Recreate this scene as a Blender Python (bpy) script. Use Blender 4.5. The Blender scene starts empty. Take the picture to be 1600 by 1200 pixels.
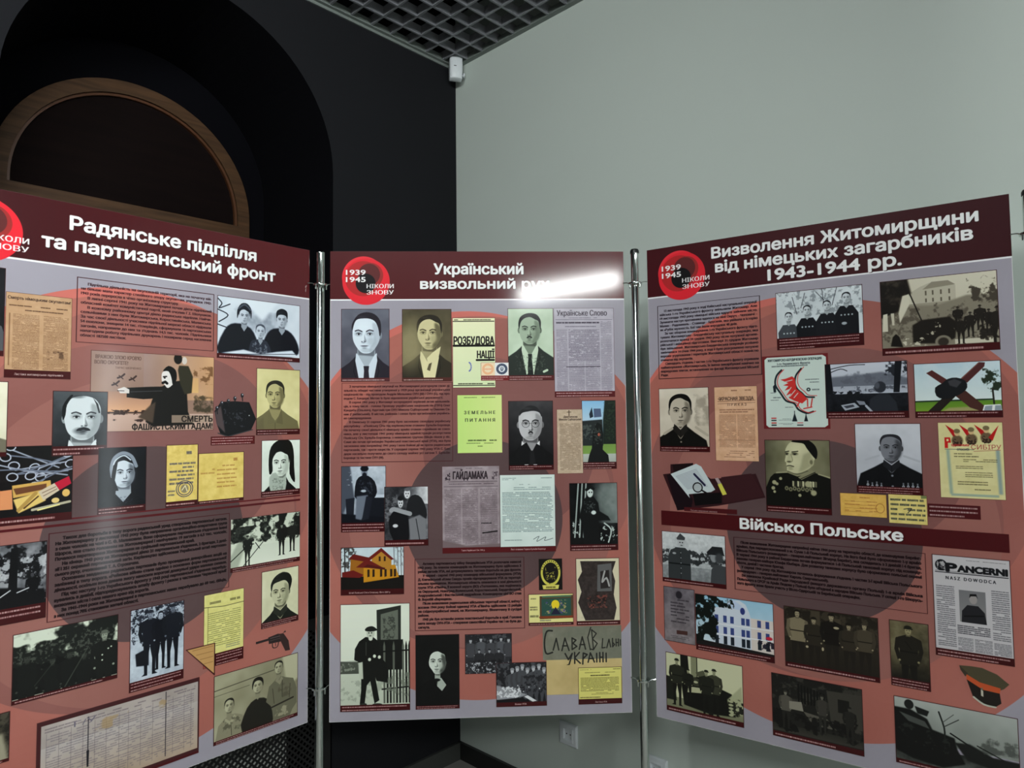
import bpy, bmesh, math, random
import numpy as np
from mathutils import Vector, Matrix

SC = bpy.context.scene
COL = SC.collection

# ------------------------------------------------------------------ camera, world, exposure
F_PX, PITCH, ROLL, CAM_Z = 1058.83, 0.0513, 0.0113, 1.55
cam_d = bpy.data.cameras.new('camera')
cam_d.sensor_width = 36.0
cam_d.lens = F_PX / 1600 * 36.0
cam_d.clip_start = 0.05
cam = bpy.data.objects.new('camera', cam_d)
COL.objects.link(cam)
_r0 = Vector((1, 0, 0)); _f = Vector((0, math.cos(PITCH), math.sin(PITCH))); _u0 = Vector((0, -math.sin(PITCH), math.cos(PITCH)))
_r = _r0 * math.cos(ROLL) - _u0 * math.sin(ROLL)
_u = _r0 * math.sin(ROLL) + _u0 * math.cos(ROLL)
cam.matrix_world = Matrix(((_r.x, _u.x, -_f.x, 0), (_r.y, _u.y, -_f.y, 0), (_r.z, _u.z, -_f.z, CAM_Z), (0, 0, 0, 1)))
SC.camera = cam
world = bpy.data.worlds.new('world'); SC.world = world; world.use_nodes = True
world.node_tree.nodes['Background'].inputs[0].default_value = (0.75, 0.85, 0.9, 1)
world.node_tree.nodes['Background'].inputs[1].default_value = 0.02
SC.view_settings.view_transform = 'Standard'
SC.view_settings.look = 'None'
SC.view_settings.exposure = 0.0
SC.view_settings.gamma = 1.0
SC.view_settings.use_curve_mapping = False
LAMP_GAIN = 1.0
WINDOW_STRENGTH = 9.0
# ceiling batten lamps: (x, y) of the middle in the room frame, length, strength, drop
LAMPS = [(2.91, 4.37, 1.08, 140.0, 0.41), (2.5, 1.95, 1.08, 112.0, 0.02), (1.8, 6.6, 1.08, 100.0, 0.02)]

# ------------------------------------------------------------------ helpers
def srgb(r, g, b):
    def f(c):
        c = c / 255
        return c / 12.92 if c <= 0.04045 else ((c + 0.055) / 1.055) ** 2.4
    return (f(r), f(g), f(b), 1)

def mat(name, rgb, rough=0.6, metal=0.0, noise=0.0, nscale=40.0, bump=0.0, spec=0.5, emit=None):
    m = bpy.data.materials.new(name); m.use_nodes = True
    nt = m.node_tree; b = nt.nodes['Principled BSDF']
    c = srgb(*rgb)
    b.inputs['Base Color'].default_value = c
    b.inputs['Roughness'].default_value = rough
    b.inputs['Metallic'].default_value = metal
    b.inputs['Specular IOR Level'].default_value = spec
    if noise or bump:
        tc = nt.nodes.new('ShaderNodeTexCoord')
        n = nt.nodes.new('ShaderNodeTexNoise'); n.inputs['Scale'].default_value = nscale; n.inputs['Detail'].default_value = 5
        nt.links.new(tc.outputs['Object'], n.inputs['Vector'])
        if noise:
            mix = nt.nodes.new('ShaderNodeMixRGB')
            mix.inputs[1].default_value = tuple(v * (1 - noise) for v in c[:3]) + (1,)
            mix.inputs[2].default_value = tuple(min(1, v * (1 + noise)) for v in c[:3]) + (1,)
            nt.links.new(n.outputs['Fac'], mix.inputs[0]); nt.links.new(mix.outputs[0], b.inputs['Base Color'])
        if bump:
            bp = nt.nodes.new('ShaderNodeBump'); bp.inputs['Strength'].default_value = bump; bp.inputs['Distance'].default_value = 0.002
            nt.links.new(n.outputs['Fac'], bp.inputs['Height']); nt.links.new(bp.outputs[0], b.inputs['Normal'])
    if emit:
        b.inputs['Emission Color'].default_value = (emit[0], emit[1], emit[2], 1)
        b.inputs['Emission Strength'].default_value = emit[3]
    return m

def wood_mat(name, dark, light, rough=0.45, scale=6.0, axis=(1, 12, 12), spec=0.4):
    m = bpy.data.materials.new(name); m.use_nodes = True
    nt = m.node_tree; b = nt.nodes['Principled BSDF']; b.inputs['Roughness'].default_value = rough
    tc = nt.nodes.new('ShaderNodeTexCoord'); mp = nt.nodes.new('ShaderNodeMapping'); mp.inputs['Scale'].default_value = axis
    n = nt.nodes.new('ShaderNodeTexNoise'); n.inputs['Scale'].default_value = scale; n.inputs['Detail'].default_value = 6
    r = nt.nodes.new('ShaderNodeValToRGB'); r.color_ramp.elements[0].position = 0.3; r.color_ramp.elements[1].position = 0.7
    b.inputs['Specular IOR Level'].default_value = spec
    r.color_ramp.elements[0].color = srgb(*dark); r.color_ramp.elements[1].color = srgb(*light)
    nt.links.new(tc.outputs['Object'], mp.inputs[0]); nt.links.new(mp.outputs[0], n.inputs['Vector'])
    nt.links.new(n.outputs['Fac'], r.inputs[0]); nt.links.new(r.outputs[0], b.inputs['Base Color'])
    return m

def add_box(bm, x0, y0, z0, x1, y1, z1, bevel=0.0):
    vs = [bm.verts.new((x, y, z)) for z in (z0, z1) for y in (y0, y1) for x in (x0, x1)]
    fs = [(0, 2, 3, 1), (4, 5, 7, 6), (0, 1, 5, 4), (2, 6, 7, 3), (0, 4, 6, 2), (1, 3, 7, 5)]
    out = [bm.faces.new([vs[i] for i in f]) for f in fs]
    if bevel:
        es = list({e for f in out for e in f.edges})
        bmesh.ops.bevel(bm, geom=es, offset=bevel, segments=2, profile=0.5, affect='EDGES')
    return vs

def add_lathe(bm, prof, seg=24, cx=0.0, cy=0.0, caps=True):
    rings = []
    for r, z in prof:
        rings.append([bm.verts.new((cx + r * math.cos(2 * math.pi * i / seg), cy + r * math.sin(2 * math.pi * i / seg), z)) for i in range(seg)])
    for a, b in zip(rings, rings[1:]):
        for i in range(seg):
            bm.faces.new((a[i], a[(i + 1) % seg], b[(i + 1) % seg], b[i]))
    if caps:
        bm.faces.new(list(reversed(rings[0]))); bm.faces.new(rings[-1])

def add_tube(bm, pts, r, seg=8):
    pts = [Vector(p) for p in pts]; rings = []
    for i, p in enumerate(pts):
        t = (pts[min(i + 1, len(pts) - 1)] - pts[max(i - 1, 0)]).normalized()
        a = t.cross(Vector((0, 0, 1)))
        if a.length < 1e-3: a = t.cross(Vector((1, 0, 0)))
        a.normalize(); b = t.cross(a)
        rings.append([bm.verts.new(p + (a * math.cos(2 * math.pi * k / seg) + b * math.sin(2 * math.pi * k / seg)) * r) for k in range(seg)])
    for A, B in zip(rings, rings[1:]):
        for k in range(seg):
            bm.faces.new((A[k], A[(k + 1) % seg], B[(k + 1) % seg], B[k]))
    bm.faces.new(list(reversed(rings[0]))); bm.faces.new(rings[-1])

def obj(name, bm, m, parent=None, smooth=False, fix=True):
    if fix: bmesh.ops.recalc_face_normals(bm, faces=bm.faces[:])
    me = bpy.data.meshes.new(name); bm.to_mesh(me); bm.free()
    if m: me.materials.append(m)
    if smooth:
        for p in me.polygons: p.use_smooth = True
        me.set_sharp_from_angle(angle=math.radians(35))
    o = bpy.data.objects.new(name, me); COL.objects.link(o)
    if parent: o.parent = parent
    return o

def box(name, b, m, parent=None, bevel=0.0):
    bm = bmesh.new(); add_box(bm, *b, bevel=bevel)
    return obj(name, bm, m, parent)

def tag(o, label=None, cat=None, group=None, kind=None):
    if label: o['label'] = label
    if cat: o['category'] = cat
    if group: o['group'] = group
    if kind: o['kind'] = kind
    return o

def empty(name, loc, rz=0.0):
    o = bpy.data.objects.new(name, None); COL.objects.link(o)
    o.empty_display_size = 0.1; o.location = loc; o.rotation_euler = (0, 0, rz)
    return o

# ------------------------------------------------------------------ room shell
# room frame: origin at the corner, x along the black wall, y along the white wall, both into the room
CX, CY, CYAW, ZC = -0.2559, 3.1957, 0.8083, 3.238
LX, LY = 6.6, 8.2
def place(o):
    o.location = (CX, CY, 0); o.rotation_euler = (0, 0, CYAW + math.pi); return o
def struct(name, bm_or_box, m, label=None):
    if isinstance(bm_or_box, tuple): o = box(name, bm_or_box, m)
    else: o = obj(name, bm_or_box, m)
    place(o); tag(o, label, None, None, 'structure'); return o

M_white = mat('white_wall_paint', (202, 212, 205), 0.75, noise=0.015, nscale=3, bump=0.05)
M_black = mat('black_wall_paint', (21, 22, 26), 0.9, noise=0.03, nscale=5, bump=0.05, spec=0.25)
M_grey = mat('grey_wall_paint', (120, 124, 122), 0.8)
M_niche = mat('shaded_niche_black', (7, 7, 12), 0.95, spec=0.1)  # black paint taken darker than the wall, with the deep recess's shade included
M_floor = mat('grey_floor', (150, 147, 142), 0.55, noise=0.12, nscale=14)
M_base = mat('black_baseboard', (30, 30, 30), 0.4)
M_base2 = mat('dark_baseboard', (58, 60, 57), 0.7, noise=0.1, nscale=30)
M_plenum = mat('black_plenum', (10, 10, 12), 0.9)
M_bar = mat('dark_grey_grid_metal', (136, 138, 144), 0.5)
M_trim = mat('grey_edge_trim', (120, 128, 124), 0.5)

def arch_pts(cx, zc, r, z0, n=40):
    """closed outline (x, z): up the low-x jamb, over the arch, down the other."""
    pts = [(cx - r, z0)]
    for i in range(n + 1):
        a = math.pi - math.pi * i / n
        pts.append((cx + r * math.cos(a), zc + r * math.sin(a)))
    pts.append((cx + r, z0))
    return pts

NX, NZ, NR, ND = 1.221, 2.55, 0.551, 0.60
WTOP = 3.55
bm = bmesh.new()
hole = arch_pts(NX, NZ, NR, 0.0)
def arch_wall(bm, y):
    hv = [bm.verts.new((x, y, z)) for x, z in hole]
    a = bm.verts.new((0, y, 0)); b = bm.verts.new((0, y, WTOP)); d = bm.verts.new((LX, y, 0)); e = bm.verts.new((LX, y, WTOP))
    n = len(hv); mid = n // 2
    top = bm.verts.new((hole[mid][0], y, WTOP))
    bm.faces.new([a, b] + [hv[0]][:0] + list(reversed([top][:0])) + [hv[1], hv[0]]) if False else None
    # left side: fan from b, right side: fan from e
    bm.faces.new((a, b, hv[0]))
    for i in range(mid): bm.faces.new((b, hv[i + 1], hv[i]))
    bm.faces.new((b, top, hv[mid])); bm.faces.new((top, e, hv[mid]))
    for i in range(mid, n - 1): bm.faces.new((e, hv[i + 1], hv[i]))
    bm.faces.new((e, d, hv[-1]))
arch_wall(bm, 0.0)
wl = struct('wall_left', bm, M_black, 'matt black wall with a deep arched window recess')
# the splayed, deep recess behind the opening
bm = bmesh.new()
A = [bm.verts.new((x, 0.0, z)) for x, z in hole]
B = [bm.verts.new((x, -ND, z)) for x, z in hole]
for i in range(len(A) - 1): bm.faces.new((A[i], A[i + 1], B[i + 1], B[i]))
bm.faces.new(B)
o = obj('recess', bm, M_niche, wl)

struct('wall_right', (-0.12, -0.1, 0, 0, LY, WTOP), M_white, 'plain white wall behind the right-hand boards')
struct('wall_back', (-0.12, LY, 0, LX, LY + 0.12, WTOP), M_grey)
struct('wall_front', (LX, -0.1, 0, LX + 0.12, LY + 0.12, WTOP), M_grey)
struct('floor', (-0.12, -0.7, -0.08, LX + 0.12, LY + 0.12, 0.0), M_floor, 'grey floor')
bb = struct('baseboard_right', (0.0, 0.0, 0.0, 0.014, LY, 0.075), M_base, 'black baseboard under the white wall')
bm = bmesh.new(); add_box(bm, 0.0, 0, 0, NX - NR, 0.014, 0.075); add_box(bm, NX + NR, 0, 0, LX, 0.014, 0.075)
struct('baseboard_left', bm, M_base2, 'dark grey baseboard under the black wall')

# open-cell ceiling: 100 mm cells of thin metal bars under a black plenum
ceil = struct('ceiling', (-0.12, -0.1, 3.50, LX + 0.12, LY + 0.12, 3.56), M_plenum, 'dark open-cell grid ceiling')
BH, BW = 0.045, 0.009
def shared_bars(name, n, first, along_x):
    m = None
    for i in range(n):
        t = first + 0.1 * i
        if m is None:
            bmm = bmesh.new()
            if along_x: add_box(bmm, 0, -BW / 2, ZC + 0.003, LX, BW / 2, ZC + BH)
            else: add_box(bmm, -BW / 2, 0, ZC + 0.0035, BW / 2, LY, ZC + BH - 0.001)
            ob = obj(name, bmm, M_bar, ceil); m = ob.data
        else:
            ob = bpy.data.objects.new(name, m); COL.objects.link(ob); ob.parent = ceil
        ob.location = (0, t, 0) if along_x else (t, 0, 0)
shared_bars('grid_bar', 81, 0.1075, True)
shared_bars('cross_bar', 65, 0.0975, False)
struct('trim_1', (0.0, 0.0, ZC, 0.024, LY, ZC + 0.028), M_trim, 'grey edge trim where the ceiling grid meets the white wall')
bm = bmesh.new(); add_box(bm, 0.0, 0.0, ZC, LX, 0.022, ZC + 0.028); add_box(bm, 0, 0, ZC - 0.012, LX, 0.006, ZC)
struct('trim_2', bm, M_trim, 'grey edge trim where the ceiling grid meets the black wall')

# lamps in the ceiling grid
M_lampbody = mat('white_lamp_housing', (225, 228, 226), 0.4)
for i, (lx, ly, ll, st, dp) in enumerate(LAMPS):
    t = empty('ceiling_lamp', (0, 0, 0)); place(t)
    p = Matrix.Rotation(CYAW + math.pi, 4, 'Z') @ Vector((lx, ly, 0)); t.location = (CX + p.x, CY + p.y, ZC)
    tag(t, ['slim pendant lamp hanging low behind the viewer, facing the middle board', 'slim lamp close under the ceiling between the boards and the viewer', 'slim lamp close under the ceiling at the back beside the white wall'][i], 'lamp', 'slim ceiling lamps')
    box('housing', (-ll / 2 - 0.02, -0.04, -dp - 0.04, ll / 2 + 0.02, 0.04, -dp), M_lampbody, t)
    m = mat('lamp_glow', (255, 255, 255), 0.5, emit=(0.96, 1.0, 0.985, st * LAMP_GAIN))
    box('diffuser', (-ll / 2, -0.032, -dp - 0.135, ll / 2, 0.032, -dp - 0.041), m, t)
    for s_ in (-1, 1): box('suspension_rod', (s_ * ll * 0.4 - 0.004, -0.004, -dp - 0.001, s_ * ll * 0.4 + 0.004, 0.004, 0.01), M_lampbody, t)

# daylight window in the white wall, beyond the right edge of the view
M_wframe = mat('white_window_frame', (225, 226, 224), 0.4)
wd = empty('window_2', (0, 0, 0)); place(wd); tag(wd, 'tall narrow daylight window in the white wall', None, None, 'structure')
WY0, WY1, WZ0, WZ1 = 4.95, 5.5, 0.2, 2.25
m = mat('daylight_pane', (200, 210, 215), 0.3, emit=(0.86, 0.96, 1.0, WINDOW_STRENGTH))
for za, zb in ((WZ0 + .06, 1.62), (1.68, WZ1 - .06)): box('pane', (0.012, WY0 + .06, za, 0.018, WY1 - .06, zb), m, wd)
for q in ((WY0, WZ0, WY0 + .06, WZ1), (WY1 - .06, WZ0, WY1, WZ1)): box('frame_post', (0.001, q[0], q[1], 0.05, q[2], q[3]), M_wframe, wd)
for q in ((WZ0, WZ0 + .06), (1.62, 1.68), (WZ1 - .06, WZ1)): box('frame_rail', (0.001, WY0 + .06, q[0], 0.045, WY1 - .06, q[1]), M_wframe, wd)
box('window_sill', (0.001, WY0 - .05, WZ0 - .035, 0.16, WY1 + .05, WZ0 - .001), M_wframe, wd)

# ------------------------------------------------------------------ arched window in the recess
M_frame = wood_mat('brown_varnished_wood', (60, 41, 25), (86, 60, 37), 0.6, 5, spec=0.25)
M_panel = wood_mat('very_dark_stained_board', (16, 10, 10), (22, 14, 13), 0.9, 4, spec=0.08)
win = empty('window_1', (CX, CY, 0), CYAW + math.pi)
tag(win, 'brown wooden arched window frame closed by dark boards', None, None, 'structure')
WX, WZ, WR, WD = 1.228, 2.455, 0.475, -0.57
def arch_ring(bm, ro, ri, y0, y1, zbot, n=40):
    po, pi_ = arch_pts(WX, WZ, ro, zbot, n), arch_pts(WX, WZ, ri, zbot, n)
    vo0 = [bm.verts.new((x, y0, z)) for x, z in po]; vi0 = [bm.verts.new((x, y0, z)) for x, z in pi_]
    vo1 = [bm.verts.new((x, y1, z)) for x, z in po]; vi1 = [bm.verts.new((x, y1, z)) for x, z in pi_]
    for i in range(len(po) - 1):
        bm.faces.new((vo0[i], vo0[i + 1], vi0[i + 1], vi0[i])); bm.faces.new((vo1[i], vi1[i], vi1[i + 1], vo1[i + 1]))
        bm.faces.new((vo0[i], vo1[i], vo1[i + 1], vo0[i + 1])); bm.faces.new((vi0[i], vi0[i + 1], vi1[i + 1], vi1[i]))
    for k in (0, -1): bm.faces.new((vo0[k], vi0[k], vi1[k], vo1[k]))
bm = bmesh.new(); arch_ring(bm, WR, WR - 0.052, WD, WD - 0.028, 0.86)
obj('window_frame', bm, M_frame, win)
bm = bmesh.new(); arch_ring(bm, WR - 0.0515, WR - 0.062, WD - 0.012, WD - 0.028, 2.43)
obj('window_bead', bm, mat('dark_varnished_bead', (84, 52, 32), 0.35), win)
box('transom', (WX - WR + 0.05, WD - 0.028, 2.375, WX + WR - 0.05, WD - 0.0005, 2.43), M_frame, win)
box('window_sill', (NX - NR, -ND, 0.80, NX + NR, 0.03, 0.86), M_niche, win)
for s in (-1, 1):
    box('shutter_panel', (WX + (0 if s > 0 else -0.42), WD - 0.029, 0.86, WX + (0.42 if s > 0 else 0), WD - 0.022, 2.375), M_panel, win)
bm = bmesh.new()
pts = arch_pts(WX, WZ, WR - 0.05, 2.42)
vs = [bm.verts.new((x, WD - 0.0275, z)) for x, z in pts]; bm.faces.new(vs)
obj('lunette_panel', bm, M_panel, win)

# radiator and its diamond lattice cover under the window
M_lat = mat('black_lattice_paint', (14, 14, 15), 0.6)
cover = empty('radiator_cover', (CX, CY, 0), CYAW + math.pi)
tag(cover, 'black diamond-lattice radiator cover set low in the arched recess', 'cover')
x0, x1, z0, z1 = NX - NR + 0.003, NX + NR - 0.003, 0.02, 0.795
for b in ((x0, z0, x0 + 0.035, z1), (x1 - 0.035, z0, x1, z1)):
    box('frame_post', (b[0], -0.03, b[1], b[2], -0.005, b[3]), M_lat, cover)
for b in ((x0 + 0.035, z1 - 0.05, x1 - 0.035, z1), (x0 + 0.035, z0, x1 - 0.035, z0 + 0.05)):
    box('frame_rail', (b[0], -0.03, b[1], b[2], -0.005, b[3]), M_lat, cover)
bm = bmesh.new()
ax0, ax1, az0, az1 = x0 + 0.03, x1 - 0.03, z0 + 0.045, z1 - 0.045
w = 0.0052
for sgn in (1, -1):
    k = -60
    while k < 110:
        # line x = ax0 + k*p + sgn*(z - az0)
        c = ax0 + k * 0.0245; k += 1
        za, zb = az0, az1
        if sgn > 0:
            za = max(za, az0 + (ax0 - c)); zb = min(zb, az0 + (ax1 - c))
        else:
            za = max(za, az0 + (c - ax1)); zb = min(zb, az0 + (c - ax0))
        if zb - za < 0.004: continue
        y = -0.014 if sgn > 0 else -0.018
        xa, xb = c + sgn * (za - az0), c + sgn * (zb - az0)
        q = [(xa - w, za), (xa + w, za), (xb + w, zb), (xb - w, zb)]
        f0 = [bm.verts.new((x, y, z)) for x, z in q]; f1 = [bm.verts.new((x, y - 0.004, z)) for x, z in q]
        bm.faces.new(f0); bm.faces.new(list(reversed(f1)))
        for a in range(4): bm.faces.new((f0[a], f1[a], f1[(a + 1) % 4], f0[(a + 1) % 4]))
tag(obj('lattice', bm, M_lat, cover), kind='stuff')
M_rad = mat('white_enamel', (235, 238, 232), 0.35)
rad = empty('radiator', (CX, CY, 0), CYAW + math.pi)
tag(rad, 'white column radiator glimpsed behind the black lattice', 'radiator')
m = None
for i in range(11):
    if m is None:
        bmm = bmesh.new(); add_box(bmm, 0, -0.13, 0.12, 0.0685, -0.045, 0.70, bevel=0.004); r_ = obj('radiator_column', bmm, M_rad, rad); m = r_.data
    else:
        r_ = bpy.data.objects.new('radiator_column', m); COL.objects.link(r_); r_.parent = rad
    r_.location = (0.835 + i * 0.07, 0, 0)
box('supply_pipe', (0.83, -0.095, 0.16, 1.62, -0.075, 0.18), M_rad, rad)
for xx in (0.90, 1.54): box('radiator_foot', (xx, -0.14, 0.0, xx + 0.03, -0.09, 0.13), M_rad, rad)

# ------------------------------------------------------------------ things on the walls
M_plastic = mat('white_plastic', (222, 228, 232), 0.35)
M_hole = mat('dark_socket_holes', (25, 26, 28), 0.6)
det = empty('motion_detector', (0, 0, 0))
tag(det, 'small white motion detector in the top corner where black and white walls meet', 'detector')
p = Matrix.Rotation(CYAW + math.pi, 4, 'Z') @ Vector((0.052, 0.058, 0)); det.location = (CX + p.x, CY + p.y, 3.143)
det.rotation_euler = (math.radians(3), math.radians(0.5), 0.22)
bm = bmesh.new()
N = 10
prof = []
for i in range(N + 1):
    a = math.pi * i / N
    prof.append((-0.0295 * math.cos(a), -0.016 - 0.012 * math.sin(a)))
prof = [(-0.0295, 0.016)] + prof + [(0.0295, 0.016)]
lev = [(0.0, 0.90, 0.4), (0.006, 0.97, 0.9), (0.012, 1.0, 1), (0.055, 1.03, 1.05), (0.108, 1.0, 1), (0.115, 0.93, 0.85), (0.118, 0.8, 0.6)]
rings = [[bm.verts.new((x * a, y * b, z)) for x, y in prof] for z, a, b in lev]
for r1, r2 in zip(rings, rings[1:]):
    for i in range(len(prof)): bm.faces.new((r1[i], r1[(i + 1) % len(prof)], r2[(i + 1) % len(prof)], r2[i]))
bm.faces.new(rings[0]); bm.faces.new(rings[-1])
obj('casing', bm, M_plastic, det, smooth=True)
box('sensor_window', (-0.012, -0.0296, 0.0585, 0.0, -0.0278, 0.0615), M_hole, det)
bm = bmesh.new(); add_tube(bm, [(0.02, 0.0, 0.03), (0.036, 0.0, 0.03)], 0.004); add_tube(bm, [(0.036, 0, 0.03), (0.041, 0.0, 0.03)], 0.011, 14)
obj('swivel_bracket', bm, M_plastic, det, smooth=True)

def socket(y0, label):
    t = empty('wall_socket', (0, 0, 0), 0); place(t)
    p = Matrix.Rotation(CYAW + math.pi, 4, 'Z') @ Vector((0, y0, 0)); t.location = (CX + p.x, CY + p.y, 0.259)
    tag(t, label, 'socket', 'wall sockets')
    bm = bmesh.new()
    o0 = [(0, 0.0), (0.088, 0.0), (0.088, 0.086), (0, 0.086)]
    def ring(d, x): return [bm.verts.new((x, a + (d if a < 0.04 else -d), b + (d if b < 0.04 else -d))) for a, b in o0]
    rs = [ring(0, 0.0), ring(0, 0.006), ring(0.004, 0.010), ring(0.016, 0.011)]
    for r1, r2 in zip(rs, rs[1:]):
        for i in range(4): bm.faces.new((r1[i], r1[(i + 1) % 4], r2[(i + 1) % 4], r2[i]))
    bm.faces.new(rs[0])
    obj('face_plate', bm, M_plastic, t)
    bm = bmesh.new()
    rs = [[bm.verts.new((x, 0.044 + d * a, 0.043 + d * b)) for a, b in ((-1, -1), (1, -1), (1, 1), (-1, 1))] for x, d in ((0.0109, 0.028), (0.0125, 0.0265), (0.0125, 0.02), (0.004, 0.017))]
    for r1, r2 in zip(rs, rs[1:]):
        for i in range(4): bm.faces.new((r1[i], r1[(i + 1) % 4], r2[(i + 1) % 4], r2[i]))
    bm.faces.new(rs[-1])
    obj('socket_insert', bm, M_plastic, t)
    for dy in (-0.0095, 0.0095):
        bm = bmesh.new(); add_tube(bm, [(0.0035, 0.044 + dy, 0.043), (0.0048, 0.044 + dy, 0.043)], 0.0028, 12)
        obj('pin_hole', bm, M_hole, t)
socket(0.601, 'white wall socket nearer the room corner, below the middle board')
socket(1.001, 'white wall socket beside the chrome post at the right board')

# ------------------------------------------------------------------ chrome posts
M_chrome = mat('polished_chrome', (206, 214, 210), 0.12, 1.0)
M_cap = mat('black_plastic_cap', (18, 20, 20), 0.4)
def post(x, y, top, label, cap_black, rz):
    t = empty('chrome_post', (x, y, 0), rz)
    tag(t, label, 'post', 'chrome posts holding the boards')
    bm = bmesh.new(); add_lathe(bm, [(0.0123, 0.012), (0.0123, top - 0.105), (0.0117, top - 0.104), (0.0117, top - 0.099), (0.0123, top - 0.098), (0.0123, top)], 32)
    obj('tube', bm, M_chrome, t, smooth=True)
    bm = bmesh.new()
    if cap_black: add_lathe(bm, [(0.0135, top), (0.0135, top + 0.008), (0.011, top + 0.013)], 28)
    else: add_lathe(bm, [(0.0125, top), (0.0123, top + 0.002), (0.009, top + 0.004)], 28)
    obj('end_cap', bm, M_cap if cap_black else M_chrome, t, smooth=True)
    bm = bmesh.new(); add_lathe(bm, [(0.17, 0.0), (0.17, 0.006), (0.16, 0.010), (0.03, 0.012), (0.02, 0.02), (0.0125, 0.022)], 40)
    obj('round_foot', bm, M_chrome, t, smooth=True)
    for z in (1.962, 0.765):
        bm = bmesh.new()
        add_lathe(bm, [(0.0126, -0.003), (0.021, -0.003), (0.0215, 0), (0.021, 0.003), (0.0126, 0.003)], 28, caps=False)
        c = obj('clip_ring', bm, M_chrome, t, smooth=True); c.location = (0, 0, z)
        for s in (-1, 1):
            bm = bmesh.new(); add_tube(bm, [(s * 0.018, -0.006, 0), (s * 0.023, -0.004, 0.003), (s * 0.027, -0.002, 0.004), (s * 0.037, 0, 0.004)], 0.0016, 8)
            obj('clip_wire', bm, M_chrome, c, smooth=True)
        for s in (-1, 1):
            bm = bmesh.new(); add_tube(bm, [(s * 0.015, -0.013, -0.001), (s * 0.015, -0.013, -0.016)], 0.0022, 8)
            obj('clip_screw', bm, M_chrome, c, smooth=True)
post(-0.5785, 2.040, 2.060, 'chrome post between the left and middle boards', False, 0.44)
post(0.3835, 2.073, 2.056, 'black-capped chrome post between the middle and right boards', True, -0.27)
post(1.197, 1.541, 2.052, 'black-capped chrome post at the outer edge of the right board', True, -0.59)
post(-1.237, 1.343, 2.056, 'chrome post at the outer edge of the left board', False, 0.84)
# ------------------------------------------------------------------ printing the boards: a small 2-D raster engine
S = 1.6                                   # texture pixels per millimetre
BWMM, BHMM = 900, 1400.7
CW, CH = int(BWMM * S), int(BHMM * S)
rng = np.random.RandomState(7)

def raster(edges, w, h, ss=4):
    """even-odd coverage mask of edges (N,4: x0 y0 x1 y1 in px) on a w x h grid"""
    e = np.asarray(edges, float)
    acc = np.zeros((h, w + 2))
    x0, y0, x1, y1 = e.T
    lo, hi = np.minimum(y0, y1), np.maximum(y0, y1)
    ya, yb = max(0, int(lo.min())), min(h, int(math.ceil(hi.max())))
    for iy in range(ya, yb):
        for k in range(ss):
            y = iy + (k + 0.5) / ss
            m = (lo <= y) & (hi > y)
            if not m.any(): continue
            xs = np.sort(x0[m] + (y - y0[m]) * (x1[m] - x0[m]) / (y1[m] - y0[m]))
            xs = np.clip(xs, 0, w)
            s = np.where(np.arange(len(xs)) % 2 == 0, 1.0, -1.0) / ss
            i = xs.astype(int); f = xs - i
            np.add.at(acc[iy], i, s * (1 - f)); np.add.at(acc[iy], i + 1, s * f)
    return np.clip(np.cumsum(acc, axis=1)[:, :w], 0, 1)

def raster_wind(edges, w, h, ss=4):
    """coverage of a triangulated outline given by all its directed face edges"""
    e = np.asarray(edges, float); acc = np.zeros((h, w + 2)); x0, y0, x1, y1 = e.T
    lo, hi = np.minimum(y0, y1), np.maximum(y0, y1); sg = np.where(y1 > y0, 1.0, -1.0) / ss
    for iy in range(max(0, int(lo.min())), min(h, int(math.ceil(hi.max())))):
        for k in range(ss):
            y = iy + (k + 0.5) / ss; m = (lo <= y) & (hi > y)
            if not m.any(): continue
            xs = np.clip(x0[m] + (y - y0[m]) * (x1[m] - x0[m]) / (y1[m] - y0[m]), 0, w); s = sg[m]
            i = xs.astype(int); f = xs - i
            np.add.at(acc[iy], i, s * (1 - f)); np.add.at(acc[iy], i + 1, s * f)
    c = np.cumsum(acc, axis=1)[:, :w]
    return np.clip(np.abs(c), 0, 1)

def poly_edges(p):
    p = np.asarray(p, float); return np.hstack([p, np.roll(p, -1, 0)])

def box1(a, r, ax):
    if r < 1: return a
    pad = [(0, 0)] * a.ndim; pad[ax] = (r + 1, r)
    c = np.cumsum(np.pad(a, pad, 'edge'), axis=ax)
    n = a.shape[ax]
    hi = np.take(c, np.arange(2 * r + 1, 2 * r + 1 + n), ax); lo = np.take(c, np.arange(0, n), ax)
    return (hi - lo) / (2 * r + 1)

def blur(a, r):
    r = int(round(r))
    if r < 1: return a
    for _ in range(2): a = box1(box1(a, r, 0), r, 1)
    return a

def vnoise(h, w, cell, seed=0):
    r = np.random.RandomState(seed); cell = max(cell, 1.0)
    gy, gx = int(h / cell) + 3, int(w / cell) + 3
    g = r.rand(gy, gx); y = np.arange(h) / cell; x = np.arange(w) / cell
    iy, ix = y.astype(int), x.astype(int); fy = (y - iy)[:, None]; fx = (x - ix)[None]
    fy = fy * fy * (3 - 2 * fy); fx = fx * fx * (3 - 2 * fx)
    a = g[iy][:, ix]; b = g[iy][:, ix + 1]; c = g[iy + 1][:, ix]; d = g[iy + 1][:, ix + 1]
    return a * (1 - fy) * (1 - fx) + b * (1 - fy) * fx + c * fy * (1 - fx) + d * fy * fx

def fnoise(h, w, cell, seed=0, o=3):
    n = 0; t = 0; a = 1
    for k in range(o):
        n = n + a * vnoise(h, w, cell / 2 ** k, seed + k * 13); t += a; a *= 0.6
    return n / t

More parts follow.
